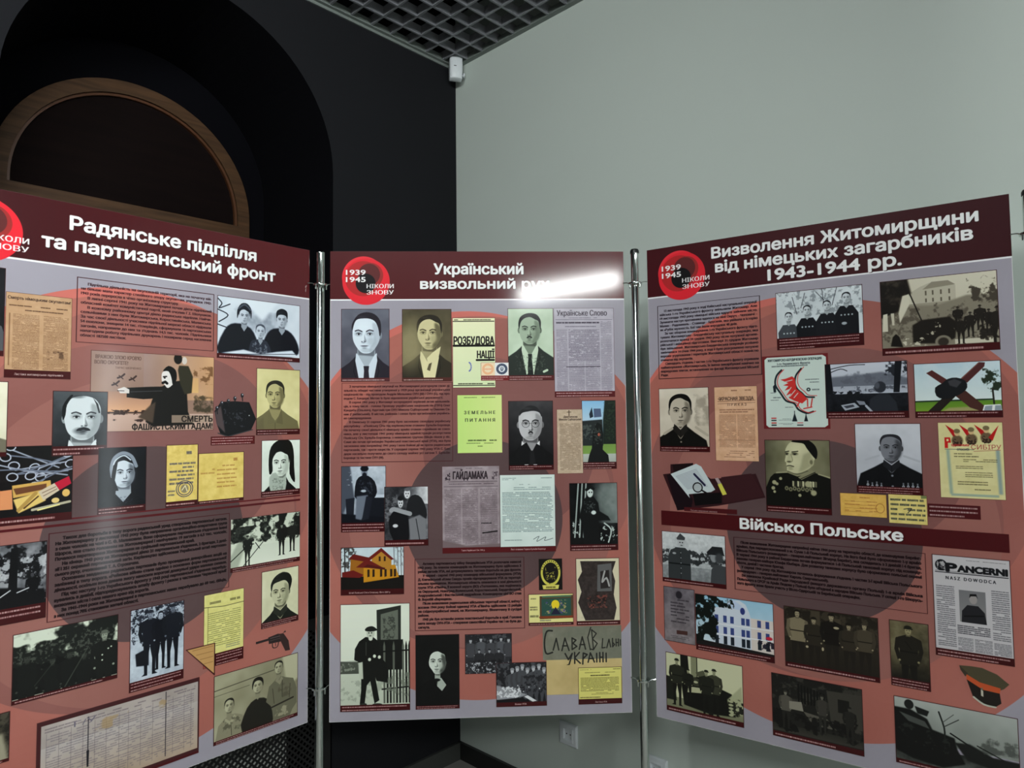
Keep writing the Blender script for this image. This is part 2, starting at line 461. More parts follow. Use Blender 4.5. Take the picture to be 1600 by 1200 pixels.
def smooth(p, n=6, closed=True):
    p = np.asarray(p, float); N = len(p); out = []
    for i in range(N if closed else N - 1):
        if closed: a, b, c, d = p[i - 1], p[i], p[(i + 1) % N], p[(i + 2) % N]
        else: a, b, c, d = p[max(i - 1, 0)], p[i], p[i + 1], p[min(i + 2, N - 1)]
        for k in range(n):
            t = k / n
            out.append(0.5 * ((2 * b) + (-a + c) * t + (2 * a - 5 * b + 4 * c - d) * t * t + (-a + 3 * b - 3 * c + d) * t ** 3))
    if not closed: out.append(p[-1])
    return np.array(out)

BW_T = ((14, 14, 18), (232, 236, 240))
SEP = ((18, 15, 12), (236, 232, 205))
OLD = ((12, 14, 13), (226, 236, 216))
BLU = ((10, 12, 22), (214, 226, 238))

class Pic:
    """a rectangle of the sheet; coordinates run 0..1 across and down"""
    def __init__(s, cv, rect, tone=BW_T):
        x0, y0, x1, y1 = [int(round(v * S)) for v in rect]
        s.x0, s.y0 = x0, y0; x1, y1 = min(x1, CW), min(y1, CH)
        s.a = cv[max(y0, 0):y1, max(x0, 0):x1]; s.h, s.w = s.a.shape[:2]; s.tone = np.array(tone, float)
        s.sc = s.w / 200.0
    def c(s, c):
        if isinstance(c, (int, float)): return s.tone[0] + (s.tone[1] - s.tone[0]) * c
        return np.array(c, float)
    def put(s, m, c, a=1.0):
        m = (m * a)[..., None]; s.a[:] = s.a * (1 - m) + s.c(c) * m
    def fill(s, c): s.a[:] = s.c(c); return s
    def grad(s, c0, c1, ax=0, box=(0, 0, 1, 1)):
        X0, Y0, X1, Y1 = int(box[0] * s.w), int(box[1] * s.h), int(box[2] * s.w), int(box[3] * s.h)
        n = (Y1 - Y0) if ax == 0 else (X1 - X0)
        t = np.linspace(0, 1, n); t = t[:, None, None] if ax == 0 else t[None, :, None]
        s.a[Y0:Y1, X0:X1] = s.c(c0) * (1 - t) + s.c(c1) * t; return s
    def e(s, x, y, rx, ry, c, soft=0.12, a=1.0, rot=0.0):
        cx, cy, RX, RY = x * s.w, y * s.h, max(rx * s.w, .5), max(ry * s.h, .5)
        R = max(RX, RY) * (1 + soft) + 2
        X0, X1, Y0, Y1 = max(0, int(cx - R)), min(s.w, int(cx + R) + 1), max(0, int(cy - R)), min(s.h, int(cy + R) + 1)
        if X1 <= X0 or Y1 <= Y0: return s
        yy, xx = np.mgrid[Y0:Y1, X0:X1]; xx = xx + .5 - cx; yy = yy + .5 - cy
        if rot: cr, sr = math.cos(rot), math.sin(rot); xx, yy = xx * cr + yy * sr, -xx * sr + yy * cr
        d = np.sqrt((xx / RX) ** 2 + (yy / RY) ** 2)
        sf = max(soft, 1.0 / min(RX, RY))
        m = (np.clip((1 - d) / sf + 0.5, 0, 1) * a)[..., None]
        v = s.a[Y0:Y1, X0:X1]; v[:] = v * (1 - m) + s.c(c) * m; return s
    def p(s, pts, c, b=0.0, a=1.0, sm=0):
        q = np.asarray(pts, float) * [s.w, s.h]
        if sm: q = smooth(q, sm)
        br = b * min(s.sc, 1.2) * .6; pad = int(3 * br) + 2
        X0, X1 = max(0, int(q[:, 0].min()) - pad), min(s.w, int(q[:, 0].max()) + pad + 1)
        Y0, Y1 = max(0, int(q[:, 1].min()) - pad), min(s.h, int(q[:, 1].max()) + pad + 1)
        if X1 <= X0 or Y1 <= Y0: return s
        m = raster(poly_edges(q - [X0, Y0]), X1 - X0, Y1 - Y0, 3)
        m = blur(m, br) if br >= 1 else m
        m = (m * a)[..., None]; v = s.a[Y0:Y1, X0:X1]; v[:] = v * (1 - m) + s.c(c) * m; return s
    def l(s, pts, wd, c, b=0.0, a=1.0, sm=0):
        q = np.asarray(pts, float) * [s.w, s.h]
        if sm: q = smooth(q, sm, False)
        W = wd * s.w / 2
        X0, X1 = max(0, int(q[:, 0].min() - W) - 2), min(s.w, int(q[:, 0].max() + W) + 3)
        Y0, Y1 = max(0, int(q[:, 1].min() - W) - 2), min(s.h, int(q[:, 1].max() + W) + 3)
        if X1 <= X0 or Y1 <= Y0: return s
        yy, xx = np.mgrid[Y0:Y1, X0:X1]; xx = xx + .5; yy = yy + .5; d = np.full(xx.shape, 1e9)
        for (ax, ay), (bx, by) in zip(q, q[1:]):
            L = (bx - ax) ** 2 + (by - ay) ** 2 + 1e-9
            t = np.clip(((xx - ax) * (bx - ax) + (yy - ay) * (by - ay)) / L, 0, 1)
            d = np.minimum(d, np.hypot(xx - ax - t * (bx - ax), yy - ay - t * (by - ay)))
        m = (np.clip(W - d + 0.5, 0, 1) * a * min(1, 2 * W + .3))[..., None]
        v = s.a[Y0:Y1, X0:X1]; v[:] = v * (1 - m) + s.c(c) * m; return s
    def nz(s, cell, amp, seed=1, box=(0, 0, 1, 1)):
        X0, Y0, X1, Y1 = int(box[0] * s.w), int(box[1] * s.h), int(box[2] * s.w), int(box[3] * s.h)
        n = fnoise(Y1 - Y0, X1 - X0, cell * s.sc, seed) - .5
        s.a[Y0:Y1, X0:X1] = np.clip(s.a[Y0:Y1, X0:X1] + n[..., None] * amp * 2, 0, 255); return s
    def fol(s, box, c, cell=8, thr=0.5, seed=3, soft=0.06, a=1.0, edge=0.0):
        """a mottled patch (leaves, rubble, snow) of colour c where noise passes thr"""
        X0, Y0, X1, Y1 = [int(round(v)) for v in (box[0] * s.w, box[1] * s.h, box[2] * s.w, box[3] * s.h)]
        X0, Y0, X1, Y1 = max(0, X0), max(0, Y0), min(s.w, X1), min(s.h, Y1)
        if X1 - X0 < 2 or Y1 - Y0 < 2: return s
        n = fnoise(Y1 - Y0, X1 - X0, cell * s.sc, seed, 4)
        fy = np.ones(Y1 - Y0); fx = np.ones(X1 - X0); q = lambda n: np.linspace(0, 1, max(2, int(n * .22)))
        if box[1] > .01: k = q(Y1 - Y0); fy[:len(k)] = k
        if box[3] < .99: k = q(Y1 - Y0)[::-1]; fy[-len(k):] = np.minimum(fy[-len(k):], k)
        if box[0] > .01: k = q(X1 - X0); fx[:len(k)] = k
        if box[2] < .99: k = q(X1 - X0)[::-1]; fx[-len(k):] = np.minimum(fx[-len(k):], k)
        if Y1 - Y0 > 6 and X1 - X0 > 6: n = n - .35 * (1 - fy[:, None] * fx[None])
        if edge:
            ty = np.minimum(np.linspace(0, 1, Y1 - Y0), np.linspace(1, 0, Y1 - Y0))[:, None]
            tx = np.minimum(np.linspace(0, 1, X1 - X0), np.linspace(1, 0, X1 - X0))[None]
            n = n - edge * np.clip(0.35 - np.minimum(tx, ty), 0, 1)
        m = (np.clip((n - thr) / soft + .5, 0, 1) * a)[..., None]
        v = s.a[Y0:Y1, X0:X1]; v[:] = v * (1 - m) + s.c(c) * m; return s
    def frame(s, c=(52, 18, 20), px=1.6):
        t = np.clip(s.a / 255, 0, 1); s.a[:] = 255 * (t * .4 + .6 * (3 * t * t - 2 * t ** 3))
        n = max(1, int(round(px * S / 1.6)))
        s.a[:n] = c; s.a[-n:] = c; s.a[:, :n] = c; s.a[:, -n:] = c; return s
    def cap(s, f, lines=1, ln=0.9, c=(74, 18, 22), x=0.03, al=0.75, seed=5):
        """dark red caption strip over the bottom fraction f with dashes of small print"""
        y0 = int(s.h * (1 - f)); s.a[y0:] = c; r = np.random.RandomState(seed + s.x0)
        H = s.h - y0
        for i in range(lines):
            yy = y0 + int(H * (i + .55) / (lines + .2)); th = max(1, int(H / (lines + .4) * .34)); X = int(x * s.w)
            end = int(s.w * (ln if i == lines - 1 else .95))
            while X < end:
                wl = int(r.uniform(4, 13) * S / 1.6)
                k = r.rand(max(1, min(end, X + wl) - X)) * .5 + .5
                seg = s.a[yy:yy + th + 1, X:min(end, X + wl)]
                seg[:] = seg + (np.array((228, 214, 210)) - seg) * (al * k)[None, :seg.shape[1], None]
                X += wl + max(1, int(1.6 * S / 1.6))
        return s
    def lines(s, box, n, c=0.15, fill=0.8, seed=2, th=0.45, a=0.7, word=(3, 9), ragged=0.0, indent=0):
        """rows of unreadable type or handwriting inside box"""
        X0, Y0, X1, Y1 = [int(round(v)) for v in (box[0] * s.w, box[1] * s.h, box[2] * s.w, box[3] * s.h)]
        r = np.random.RandomState(seed); P = (Y1 - Y0) / n; col = s.c(c)
        for i in range(n):
            y = Y0 + P * i; t = max(1, int(round(P * th))); yy = int(y + P * .2)
            X = X0 + (int(P * 1.5) if indent and i % indent == 0 else 0)
            end = X1 - int(r.rand() * ragged * (X1 - X0))
            while X < end:
                wl = int(max(2, r.uniform(*word) * P * .35)); Xe = min(end, X + wl)
                if r.rand() < fill and Xe > X:
                    k = (r.rand(t, Xe - X) * .7 + .3) * a
                    v = s.a[yy:yy + t, X:Xe]
                    if v.size: v[:] = v + (col - v) * k[:v.shape[0], :, None]
                X = Xe + max(1, int(P * .22))
        return s
    # ---- people in the printed photographs
    def fig(s, x, y, h, body=0.12, face=0.8, cap=None, legs=None, wd=1.0, seated=False, lean=0.0, arms=True, belt=False, b=0.5):
        """a standing man: head top at y, h = height as a fraction of the picture"""
        k = h * s.h / s.w                                        # height in widths
        X = lambda u: x + (u * wd) * k; Y = lambda v: y + v * h
        legs = body if legs is None else legs
        if not seated:
            for d in (-1, 1):
                s.p([(X(d * .02), Y(.5)), (X(d * .085), Y(.5)), (X(d * .075 + lean), Y(.76)), (X(d * .07 + lean), Y(.97)), (X(d * .105 + lean), Y(1.0)), (X(d * .03 + lean), Y(1.0)), (X(d * .03 + lean), Y(.75)), (X(0), Y(.56))], legs, b)
        s.p([(X(-.03), Y(.13)), (X(-.11), Y(.17)), (X(-.125), Y(.24)), (X(-.095), Y(.34)), (X(-.10), Y(.54)), (X(.10), Y(.54)), (X(.095), Y(.34)), (X(.125), Y(.24)), (X(.11), Y(.17)), (X(.03), Y(.13))], body, b)
        if arms:
            bb = s.c(body) * .8 + s.c(face) * .05
            for d in (-1, 1):
                s.l([(X(d * .115), Y(.2)), (X(d * .13), Y(.34)), (X(d * .10), Y(.47))], .045 * k * wd, tuple(bb))
                s.e(X(d * .10), Y(.485), .015 * k, .015 * h, face, .4)
        if belt: s.l([(X(-.09), Y(.36)), (X(.09), Y(.36))], .018 * k, 0.04, a=.8)
        s.p([(X(-.02), Y(.1)), (X(.02), Y(.1)), (X(.025), Y(.15)), (X(-.025), Y(.15))], tuple(s.c(face) * .7))
        s.e(X(0), Y(.07), .037 * k, .062 * h, face, .25)
        s.e(X(0), Y(.112), .02 * k, .016 * h, tuple(s.c(face) * .8), .8, .4); s.l([(X(-.012), Y(.1)), (X(.013), Y(.1))], .006 * k, .2, a=.6)
        s.e(X(-.013), Y(.066), .008 * k, .005 * h, 0.1, .9, .7); s.e(X(.015), Y(.066), .008 * k, .005 * h, 0.1, .9, .7)
        if cap is not None:
            s.e(X(0), Y(.025), .046 * k, .026 * h, cap, .3); s.l([(X(-.04), Y(.043)), (X(.045), Y(.043))], .014 * k, cap)
        else:
            s.p([(X(-.038), Y(.07)), (X(-.04), Y(.02)), (X(0), Y(-.005)), (X(.04), Y(.02)), (X(.038), Y(.07)), (X(.028), Y(.035)), (X(-.026), Y(.035))], 0.08, b, sm=3)
        return s

def portrait(P, f, skin=0.85, hair=0.08, bg=(0.6, 0.4), body=0.1, t=0.0, shade=0.35, light=-1, hairp=None, brow=0.12,
             mous=0.0, glasses=False, collar='suit', tie=True, sw=3.0, ear=1, jaw=1.0, neck=0.62, medals=0, lips=0.35, drop=1.9, vign=0.0, hi=0.0, eyes=0.12, beard=0):
    """head and shoulders; f = (x, y, r): face centre and half width in picture widths"""
    fx, fy, r = f; k = P.w / P.h
    X = lambda u: fx + u * r
    Y = lambda v: fy + v * r * k
    Q = lambda pts: [(X(a), Y(b)) for a, b in pts]
    if bg is not None:
        P.grad(bg[0], bg[1]); P.nz(60, 14, int(P.x0))
    sk = P.c(skin); dk = sk * 0.45 + P.c(0) * .2; mid = sk * .72
    bodyc = P.c(body if body is not None else .1)
    if body is None: collar = None
    # shoulders
    if body is not None: P.p(Q([(-neck, drop - .35), (-sw * .55, drop + .25), (-sw, drop + .95), (-sw * 1.12, drop + 2.2), (-sw * 1.15, 9), (sw * 1.15, 9), (sw * 1.12, drop + 2.2), (sw, drop + .95), (sw * .55, drop + .25), (neck, drop - .35)]), body, 1.5, sm=0)
    if body is not None: P.p(Q([(-sw * .9, drop + 1.2), (-sw * .5, drop + .5), (-sw * .45, drop + 4), (-sw * .8, drop + 5)]), tuple(bodyc * .7 + 16), 5, .35)
    # neck
    if neck: P.p(Q([(-neck, .8), (neck, .8), (neck * 1.08, drop + .1), (0, drop + .9), (-neck * 1.08, drop + .1)]), tuple(sk * .8), 1)
    if neck: P.p(Q([(-neck, 1.0), (neck, 1.0), (neck * .9, 1.55), (-neck * .9, 1.45)]), tuple(dk), 3, .8)
    # collar
    if collar in ('suit', 'tieless'):
        P.p(Q([(-neck * 1.15, drop - .45), (-neck * .9, drop - .25), (0, drop + .75), (neck * .9, drop - .25), (neck * 1.2, drop - .45), (neck * 1.3, drop), (.35, drop + 2.4), (-.35, drop + 2.4), (-neck * 1.3, drop)]), 0.93, .8)
        if tie: P.p(Q([(-.2, drop + .5), (.2, drop + .5), (.16, drop + .85), (.34, drop + 2.8), (-.3, drop + 2.8), (-.16, drop + .85)]), 0.12, .8)
        for d in (-1, 1):
            P.p(Q([(d * neck * 1.2, drop - .3), (d * 1.25, drop + .7), (d * .95, drop + 1.2), (d * .45, drop + 2.9), (d * .2, drop + 3.4), (d * .85, drop + .6)]), tuple(bodyc * .8 + P.c(1) * .05), .6)
            P.l(Q([(d * neck * 1.25, drop - .15), (d * .9, drop + .9), (d * .3, drop + 2.6)]), .012, tuple(bodyc * .5), a=.7)
    elif collar == 'mil':
        P.p(Q([(-neck * 1.15, drop - .55), (0, drop + .0), (neck * 1.15, drop - .55), (neck * 1.3, drop + .1), (0, drop + .75), (-neck * 1.3, drop + .1)]), tuple(bodyc * .8 + P.c(1) * .12), .6)
        P.l(Q([(-neck * 1.1, drop - .58), (0, drop - .02), (neck * 1.1, drop - .58)]), .014, 0.9, a=.8)
        P.l(Q([(0, drop + .1), (0, drop + 5)]), .008, tuple(bodyc * .5), a=.7)
        for i in range(3): P.e(X(0.03), Y(drop + 1.1 + i * 1.1), .018, .018 * k, 0.75, .5, .8)
    elif collar == 'open':
        P.p(Q([(-neck * 1.2, drop - .4), (-.1, drop + 1.1), (-.9, drop + 1.3)]), tuple(bodyc * .7 + P.c(1) * .15), .6)
        P.p(Q([(neck * 1.2, drop - .4), (.1, drop + 1.1), (.9, drop + 1.3)]), tuple(bodyc * .7 + P.c(1) * .12), .6)
        P.l(Q([(0, drop + 1.1), (0, drop + 5)]), .008, tuple(bodyc * .5), a=.6)
    if medals:
        rr = np.random.RandomState(medals)
        for side, n in ((-1, medals), (1, medals)):
            for i in range(n):
                mx, my = X(side * (1.0 + .42 * (i % 4))), Y(drop + 2.0 + .75 * (i // 4) + rr.rand() * .2)
                P.p([(mx - .012, my - .05 * k), (mx + .012, my - .05 * k), (mx + .01, my), (mx - .01, my)], 0.75, 0, .7); P.e(mx, my + .012, .02, .02 * k, 0.8, .3); P.e(mx, my + .012, .008, .008 * k, 0.35, .3)
    # ears
    if ear in (1, 2): P.e(X(-.98), Y(.05), .14 * r, .27 * r * k, tuple(mid), .2)
    if ear in (1, 3): P.e(X(.98), Y(.05), .14 * r, .27 * r * k, tuple(mid * (.9 if light < 0 else 1)), .2)
    # skull and jaw
    face = [(-.92, -.75), (-.98, -.2), (-.93, .4), (-.74 * jaw, .92), (-.34, 1.27), (0, 1.34), (.34, 1.27), (.74 * jaw, .92), (.93, .4), (.98, -.2), (.92, -.75), (.6, -1.2), (0, -1.35), (-.6, -1.2)]
    P.p(Q(face), tuple(sk), .6, sm=4)
    if hi: P.e(X(-.1 * light * -1 - .1), Y(-.55), .5 * r, .4 * r * k, tuple(np.minimum(sk * (1 + hi), 255)), 1.0, .6)
    d = -light
    P.p(Q([(d * .45, -.9), (d * .98, -.5), (d * 1.0, .3), (d * .78, .95), (d * .3, 1.32), (d * .25, .9), (d * .55, .5), (d * .5, -.1)]), tuple(dk), 5, shade * 1.4, sm=3)
    P.e(X(0), Y(1.12), .4 * r, .16 * r * k, tuple(mid), .8, .5)
    P.e(X(d * .5 + t), Y(.45), .32 * r, .35 * r * k, tuple(mid), 1.0, .5)
    # hair
    if hairp is None:
        hairp = [(-1.0, -.05), (-1.05, -.6), (-.9, -1.15), (-.45, -1.48), (.15, -1.57), (.7, -1.4), (1.02, -.9), (1.04, -.4), (.99, 0), (.91, -.45), (.8, -.82), (.5, -.98), (.05, -1.2), (-.45, -1.1), (-.78, -.8), (-.91, -.4)]
    if hairp:
        P.p(Q(hairp), hair, .9, sm=3)
        P.e(X(-.3), Y(-1.3), .35 * r, .1 * r * k, tuple(P.c(hair) * .8 + P.c(1) * .15), .9, .5)
    # features
    for sgn in (-1, 1):
        ex = .4 * sgn + t
        P.e(X(ex), Y(-.1), .26 * r, .17 * r * k, tuple(sk * .55), .9, .55)
        P.l(Q([(ex - .24, -.27 + .02 * sgn), (ex - .02, -.36), (ex + .24, -.27 - .02 * sgn)]), .085 * r, brow, a=.85, sm=2)
        P.e(X(ex), Y(-.06), .155 * r, .065 * r * k, tuple(np.minimum(sk * .95, 255)), .4)
        P.e(X(ex + .01), Y(-.065), .075 * r, .075 * r * k, eyes, .35)
        P.l(Q([(ex - .17, -.08), (ex, -.14), (ex + .17, -.08)]), .045 * r, 0.1, a=.8, sm=2)
        if glasses:
            th = np.linspace(0, 2 * math.pi, 20)
            P.l([(X(ex + .31 * math.cos(a)), Y(-.03 + .28 * math.sin(a))) for a in th], .035 * r, 0.15, a=.85)
    if glasses: P.l(Q([(t - .1, -.08), (t + .1, -.08)]), .035 * r, 0.15)
    nx = t * 1.35
    P.p(Q([(nx + d * .02, -.15), (nx + d * .2, .38), (nx + d * .22, .48), (nx, .52), (nx + d * .02, .3)]), tuple(dk), 1.5, .55)
    P.p(Q([(nx - .03, -.15), (nx + .05, -.15), (nx + .07, .4), (nx - .05, .4)]), tuple(np.minimum(sk * 1.12, 255)), 1.5, .6)
    P.e(X(nx - .11), Y(.48), .06 * r, .035 * r * k, 0.15, .7, .75); P.e(X(nx + .11), Y(.48), .06 * r, .035 * r * k, 0.15, .7, .75)
    P.e(X(nx), Y(.56), .14 * r, .04 * r * k, tuple(dk), .9, .6)
    mx = t * .9
    P.e(X(mx), Y(.79), (.27 - .08 * bool(mous)) * r, .04 * r * k, lips * .6, .6, .5 if mous else .85)
    P.e(X(mx), Y(.86), .2 * r, .05 * r * k, tuple(sk * .66), .8, .75)
    P.e(X(mx), Y(.97), .16 * r, .04 * r * k, tuple(dk), 1.0, .5)
    if mous:
        w_ = .16 + mous * .22
        P.p(Q([(mx - w_, .76), (mx - w_ * .7, .62), (mx - .05, .57), (mx + .05, .57), (mx + w_ * .7, .62), (mx + w_, .76), (mx + w_ * .5, .73 + .05 * mous), (mx, .68 + .04 * mous), (mx - w_ * .5, .73 + .05 * mous)]), 0.1, 1.2, .92, sm=3)
    if vign:
        yy, xx = np.mgrid[0:P.h, 0:P.w]; dd = np.hypot(xx / P.w - .5, yy / P.h - .45)
        P.a[:] = P.a * (1 - vign * np.clip(dd * 1.6 - .25, 0, 1))[..., None]
    return P

# ---- lettering
_txt = bpy.data.curves.new('lettering', 'FONT')
_txto = bpy.data.objects.new('lettering', _txt); COL.objects.link(_txto)
_tcache = {}
def text_edges(st):
    if st in _tcache: return _tcache[st]
    _txt.body = st; _txt.size = 1.0
    bpy.context.view_layer.update()
    cu = _txto.to_curve(bpy.context.evaluated_depsgraph_get())
    out = []
    for sp in cu.splines:
        bp = sp.bezier_points; n = len(bp)
        if n < 2: continue
        pts = []
        for i in range(n):
            p0, p1 = bp[i], bp[(i + 1) % n]
            a, b, c, d = [np.array(v[:2]) for v in (p0.co, p0.handle_right, p1.handle_left, p1.co)]
            for t in (0, .25, .5, .75):
                u = 1 - t; pts.append(u ** 3 * a + 3 * u * u * t * b + 3 * u * t * t * c + t ** 3 * d)
        out.append(poly_edges(pts))
    _txto.to_curve_clear()
    ed = np.vstack(out) if out else None
    if ed is not None: ed = ed[np.abs(ed[:, 1] - ed[:, 3]) > 1e-7]
    _tcache[st] = ed; return ed

def T(cv, st, x0, x1, base, cap, col=(240, 240, 240), bold=0.0, a=1.0, shadow=0, natural=False, sx=1.0):
    """draw st so that its ink runs from x0 to x1 (mm), capitals cap mm high on the baseline; natural: keep width, x0 only"""
    ed = text_edges(st)
    if ed is None: return
    xs = ed[:, [0, 2]]; lo, hi = xs.min(), xs.max()
    ky = cap / 0.727
    kx = ky * sx if natural else (x1 - x0) / (hi - lo)
    q = np.empty_like(ed)
    q[:, [0, 2]] = ((xs - lo) * kx + x0) * S
    q[:, [1, 3]] = (base - ed[:, [1, 3]] * ky) * S
    if shadow:
        _blit(cv, q + np.array([shadow, shadow, shadow, shadow]) * S, (30, 12, 14), .8, bold * cap * S)
    _blit(cv, q, col, a, bold * cap * S)

def _blit(cv, q, col, a, fat=0.0):
    fat *= 1.5; pd = int(fat) + 2
    X0, Y0 = max(0, int(q[:, [0, 2]].min()) - pd), max(0, int(q[:, [1, 3]].min()) - pd)
    X1, Y1 = min(CW, int(q[:, [0, 2]].max()) + pd + 1), min(CH, int(q[:, [1, 3]].max()) + pd + 1)
    if X1 <= X0 or Y1 <= Y0: return
    m = None
    offs = [(0, 0)] if fat < .12 else ([(-fat, 0), (fat, 0)] if fat < 1 else [(-fat, 0), (fat, 0), (0, -fat * .8), (0, fat * .8), (fat * .7, fat * .6), (-fat * .7, fat * .6), (fat * .7, -fat * .6), (-fat * .7, -fat * .6)])
    for dx, dy in offs:
        k = raster_wind(q - np.array([X0 + dx, Y0 + dy, X0 + dx, Y0 + dy]), X1 - X0, Y1 - Y0)
        m = k if m is None else np.maximum(m, k)
    m = (m * a)[..., None]
    v = cv[Y0:Y1, X0:X1]; v[:] = v * (1 - m) + np.array(col, float) * m

def para(cv, txt, x0, x1, y, pitch, cap, col, bold=0.012, indent=14, nat=0.9):
    """'>' starts an indented line, '|' ends a line that is not justified"""
    for i, ln in enumerate(txt.strip().split('\n')):
        a = x0 + (indent if ln[0] == '>' else 0); ln = ln.lstrip('>')
        if ln.endswith('|'): T(cv, ln[:-1], a, 0, y + i * pitch, cap, col, bold, natural=True, sx=nat)
        else: T(cv, ln, a, x1, y + i * pitch, cap, col, bold)

DARKRED = (74, 18, 22)
def rectmm(cv, x0, y0, x1, y1, c, a=1.0):
    v = cv[int(round(y0 * S)):int(round(y1 * S)), int(round(x0 * S)):int(round(x1 * S))]; v[:] = v * (1 - a) + np.array(c, float) * a
def boxmm(cv, x0, y0, x1, y1, c, t=1.3):
    rectmm(cv, x0, y0, x1, y0 + t, c); rectmm(cv, x0, y1 - t, x1, y1, c); rectmm(cv, x0, y0, x0 + t, y1, c); rectmm(cv, x1 - t, y0, x1, y1, c)
def discs(cv, lst):
    P = Pic(cv, (0, 0, BWMM, BHMM))
    for x, y, r, c in lst: P.e(x / BWMM, y / BHMM, r / BWMM, r / BHMM, c, 0.001)

LAV = (160, 156, 167)
def background(band_l, band_r):
    cv = np.empty((CH, CW, 3)); cv[:] = LAV
    discs(cv, [(412, 690, 505, (202, 112, 102)), (447, 775, 575, (174, 105, 94)), (500, 640, 432, (157, 97, 89)), (420, 760, 440, (144, 92, 86)), (455, 800, 400, (156, 102, 94)),
               (540, 600, 262, (134, 88, 84)), (460, 815, 238, (90, 70, 71))])
    n = fnoise(CH, CW, 260, 5, 2)[..., None] - .5
    cv += n * 14
    cv[:int(S * 147)] = 0
    t = np.linspace(0, 1, CW)[None, :, None]
    cv[:int(S * 147)] = np.array(band_l, float) * (1 - t) + np.array(band_r, float) * t  # each board's band colours include how light and haze fall across it
    rectmm(cv, 0, 147, 900, 151.5, (236, 238, 240))
    # emblem: two bright rings round a darker core
    discs(cv, [(100, 80, 64.5, (228, 52, 62)), (108, 93, 71.5, (222, 40, 52)), (99, 84, 54, (176, 42, 44)), (121, 74, 38.5, (152, 46, 44)), (117, 71, 33, (92, 40, 40)), (106.5, 98.5, 30, (22, 20, 22))])
    T(cv, '1939', 47.5, 106, 72, 15.5, (240, 240, 240), .035); T(cv, '1945', 47.5, 106, 94, 15.5, (240, 240, 240), .035)
    T(cv, 'НІКОЛИ', 110, 191, 113.5, 13, (240, 240, 240), .03); T(cv, 'ЗНОВУ', 110, 191, 132.5, 13, (240, 240, 240), .03)
    return cv

def make_image(name, cv):
    a = np.ones((CH, CW, 4), np.float32); a[..., :3] = np.clip(cv, 0, 255)[::-1] / 255
    im = bpy.data.images.new(name, CW, CH, alpha=False); im.colorspace_settings.name = 'sRGB'
    im.pixels.foreach_set(a.ravel()); im.update(); im.pack()
    return im

def print_mat(name, im):
    m = bpy.data.materials.new(name); m.use_nodes = True
    nt = m.node_tree; b = nt.nodes['Principled BSDF']
    t = nt.nodes.new('ShaderNodeTexImage'); t.image = im; t.interpolation = 'Cubic'
    nt.links.new(t.outputs[0], b.inputs['Base Color'])
    b.inputs['Roughness'].default_value = PRINT_ROUGH; b.inputs['Specular IOR Level'].default_value = 0.1
    b.inputs['Coat Weight'].default_value = 0.45; b.inputs['Coat Roughness'].default_value = 0.095
    tc = nt.nodes.new('ShaderNodeTexCoord'); n = nt.nodes.new('ShaderNodeTexNoise'); n.inputs['Scale'].default_value = 900; n.inputs['Detail'].default_value = 2
    bp = nt.nodes.new('ShaderNodeBump'); bp.inputs['Strength'].default_value = 0.06; bp.inputs['Distance'].default_value = 0.001
    nt.links.new(tc.outputs['Object'], n.inputs[0]); nt.links.new(n.outputs['Fac'], bp.inputs['Height']); nt.links.new(bp.outputs[0], b.inputs['Normal'])
    return m
PRINT_ROUGH = 0.42
M_core = mat('white_foam_board_edge', (226, 228, 226), 0.5)

def build_board(anchor, yaw, ztop, cv, label, parts, tex):
    """anchor: top-left corner; parts: (name, label, shape) with shape a mm rect or point list"""
    root = empty('exhibition_board', (anchor[0], anchor[1], ztop), yaw)
    tag(root, label, 'board', 'printed exhibition boards')
    box('foam_board', (0, 0.0004, -BHMM / 1000, BWMM / 1000, 0.0045, 0), M_core, root)
    m = print_mat(tex, make_image(tex, cv))
    def sheet(name, pts, dy, par):
        me = bpy.data.meshes.new(name)
        me.from_pydata([(x / 1000, dy, -y / 1000) for x, y in pts], [], [list(range(len(pts)))])
        uv = me.uv_layers.new(name='uv')
        for lp in me.loops:
            x, y = pts[lp.vertex_index]; uv.data[lp.index].uv = (x / BWMM, 1 - y / BHMM)
        me.materials.append(m)
        if me.polygons[0].normal.y > 0: me.flip_normals()
        o = bpy.data.objects.new(name, me); COL.objects.link(o); o.parent = par; return o
    sheet('printed_sheet', [(1, 1), (BWMM - 1, 1), (BWMM - 1, BHMM - 1), (1, BHMM - 1)], 0.0, root)
    for i, (nm, lb, sh) in enumerate(parts):
        if len(sh) == 4 and not isinstance(sh[0], tuple):
            a, b, c, d = sh; pts = [(a, b), (c, b), (c, d), (a, d)]
        else: pts = list(sh)
        o = sheet(nm, pts, -0.0003 - 0.00003 * i, root)
        if lb: o['label'] = lb
    return root
def circle(x, y, r, n=32): return [(x + r * math.cos(2 * math.pi * i / n), y + r * math.sin(2 * math.pi * i / n)) for i in range(n)]
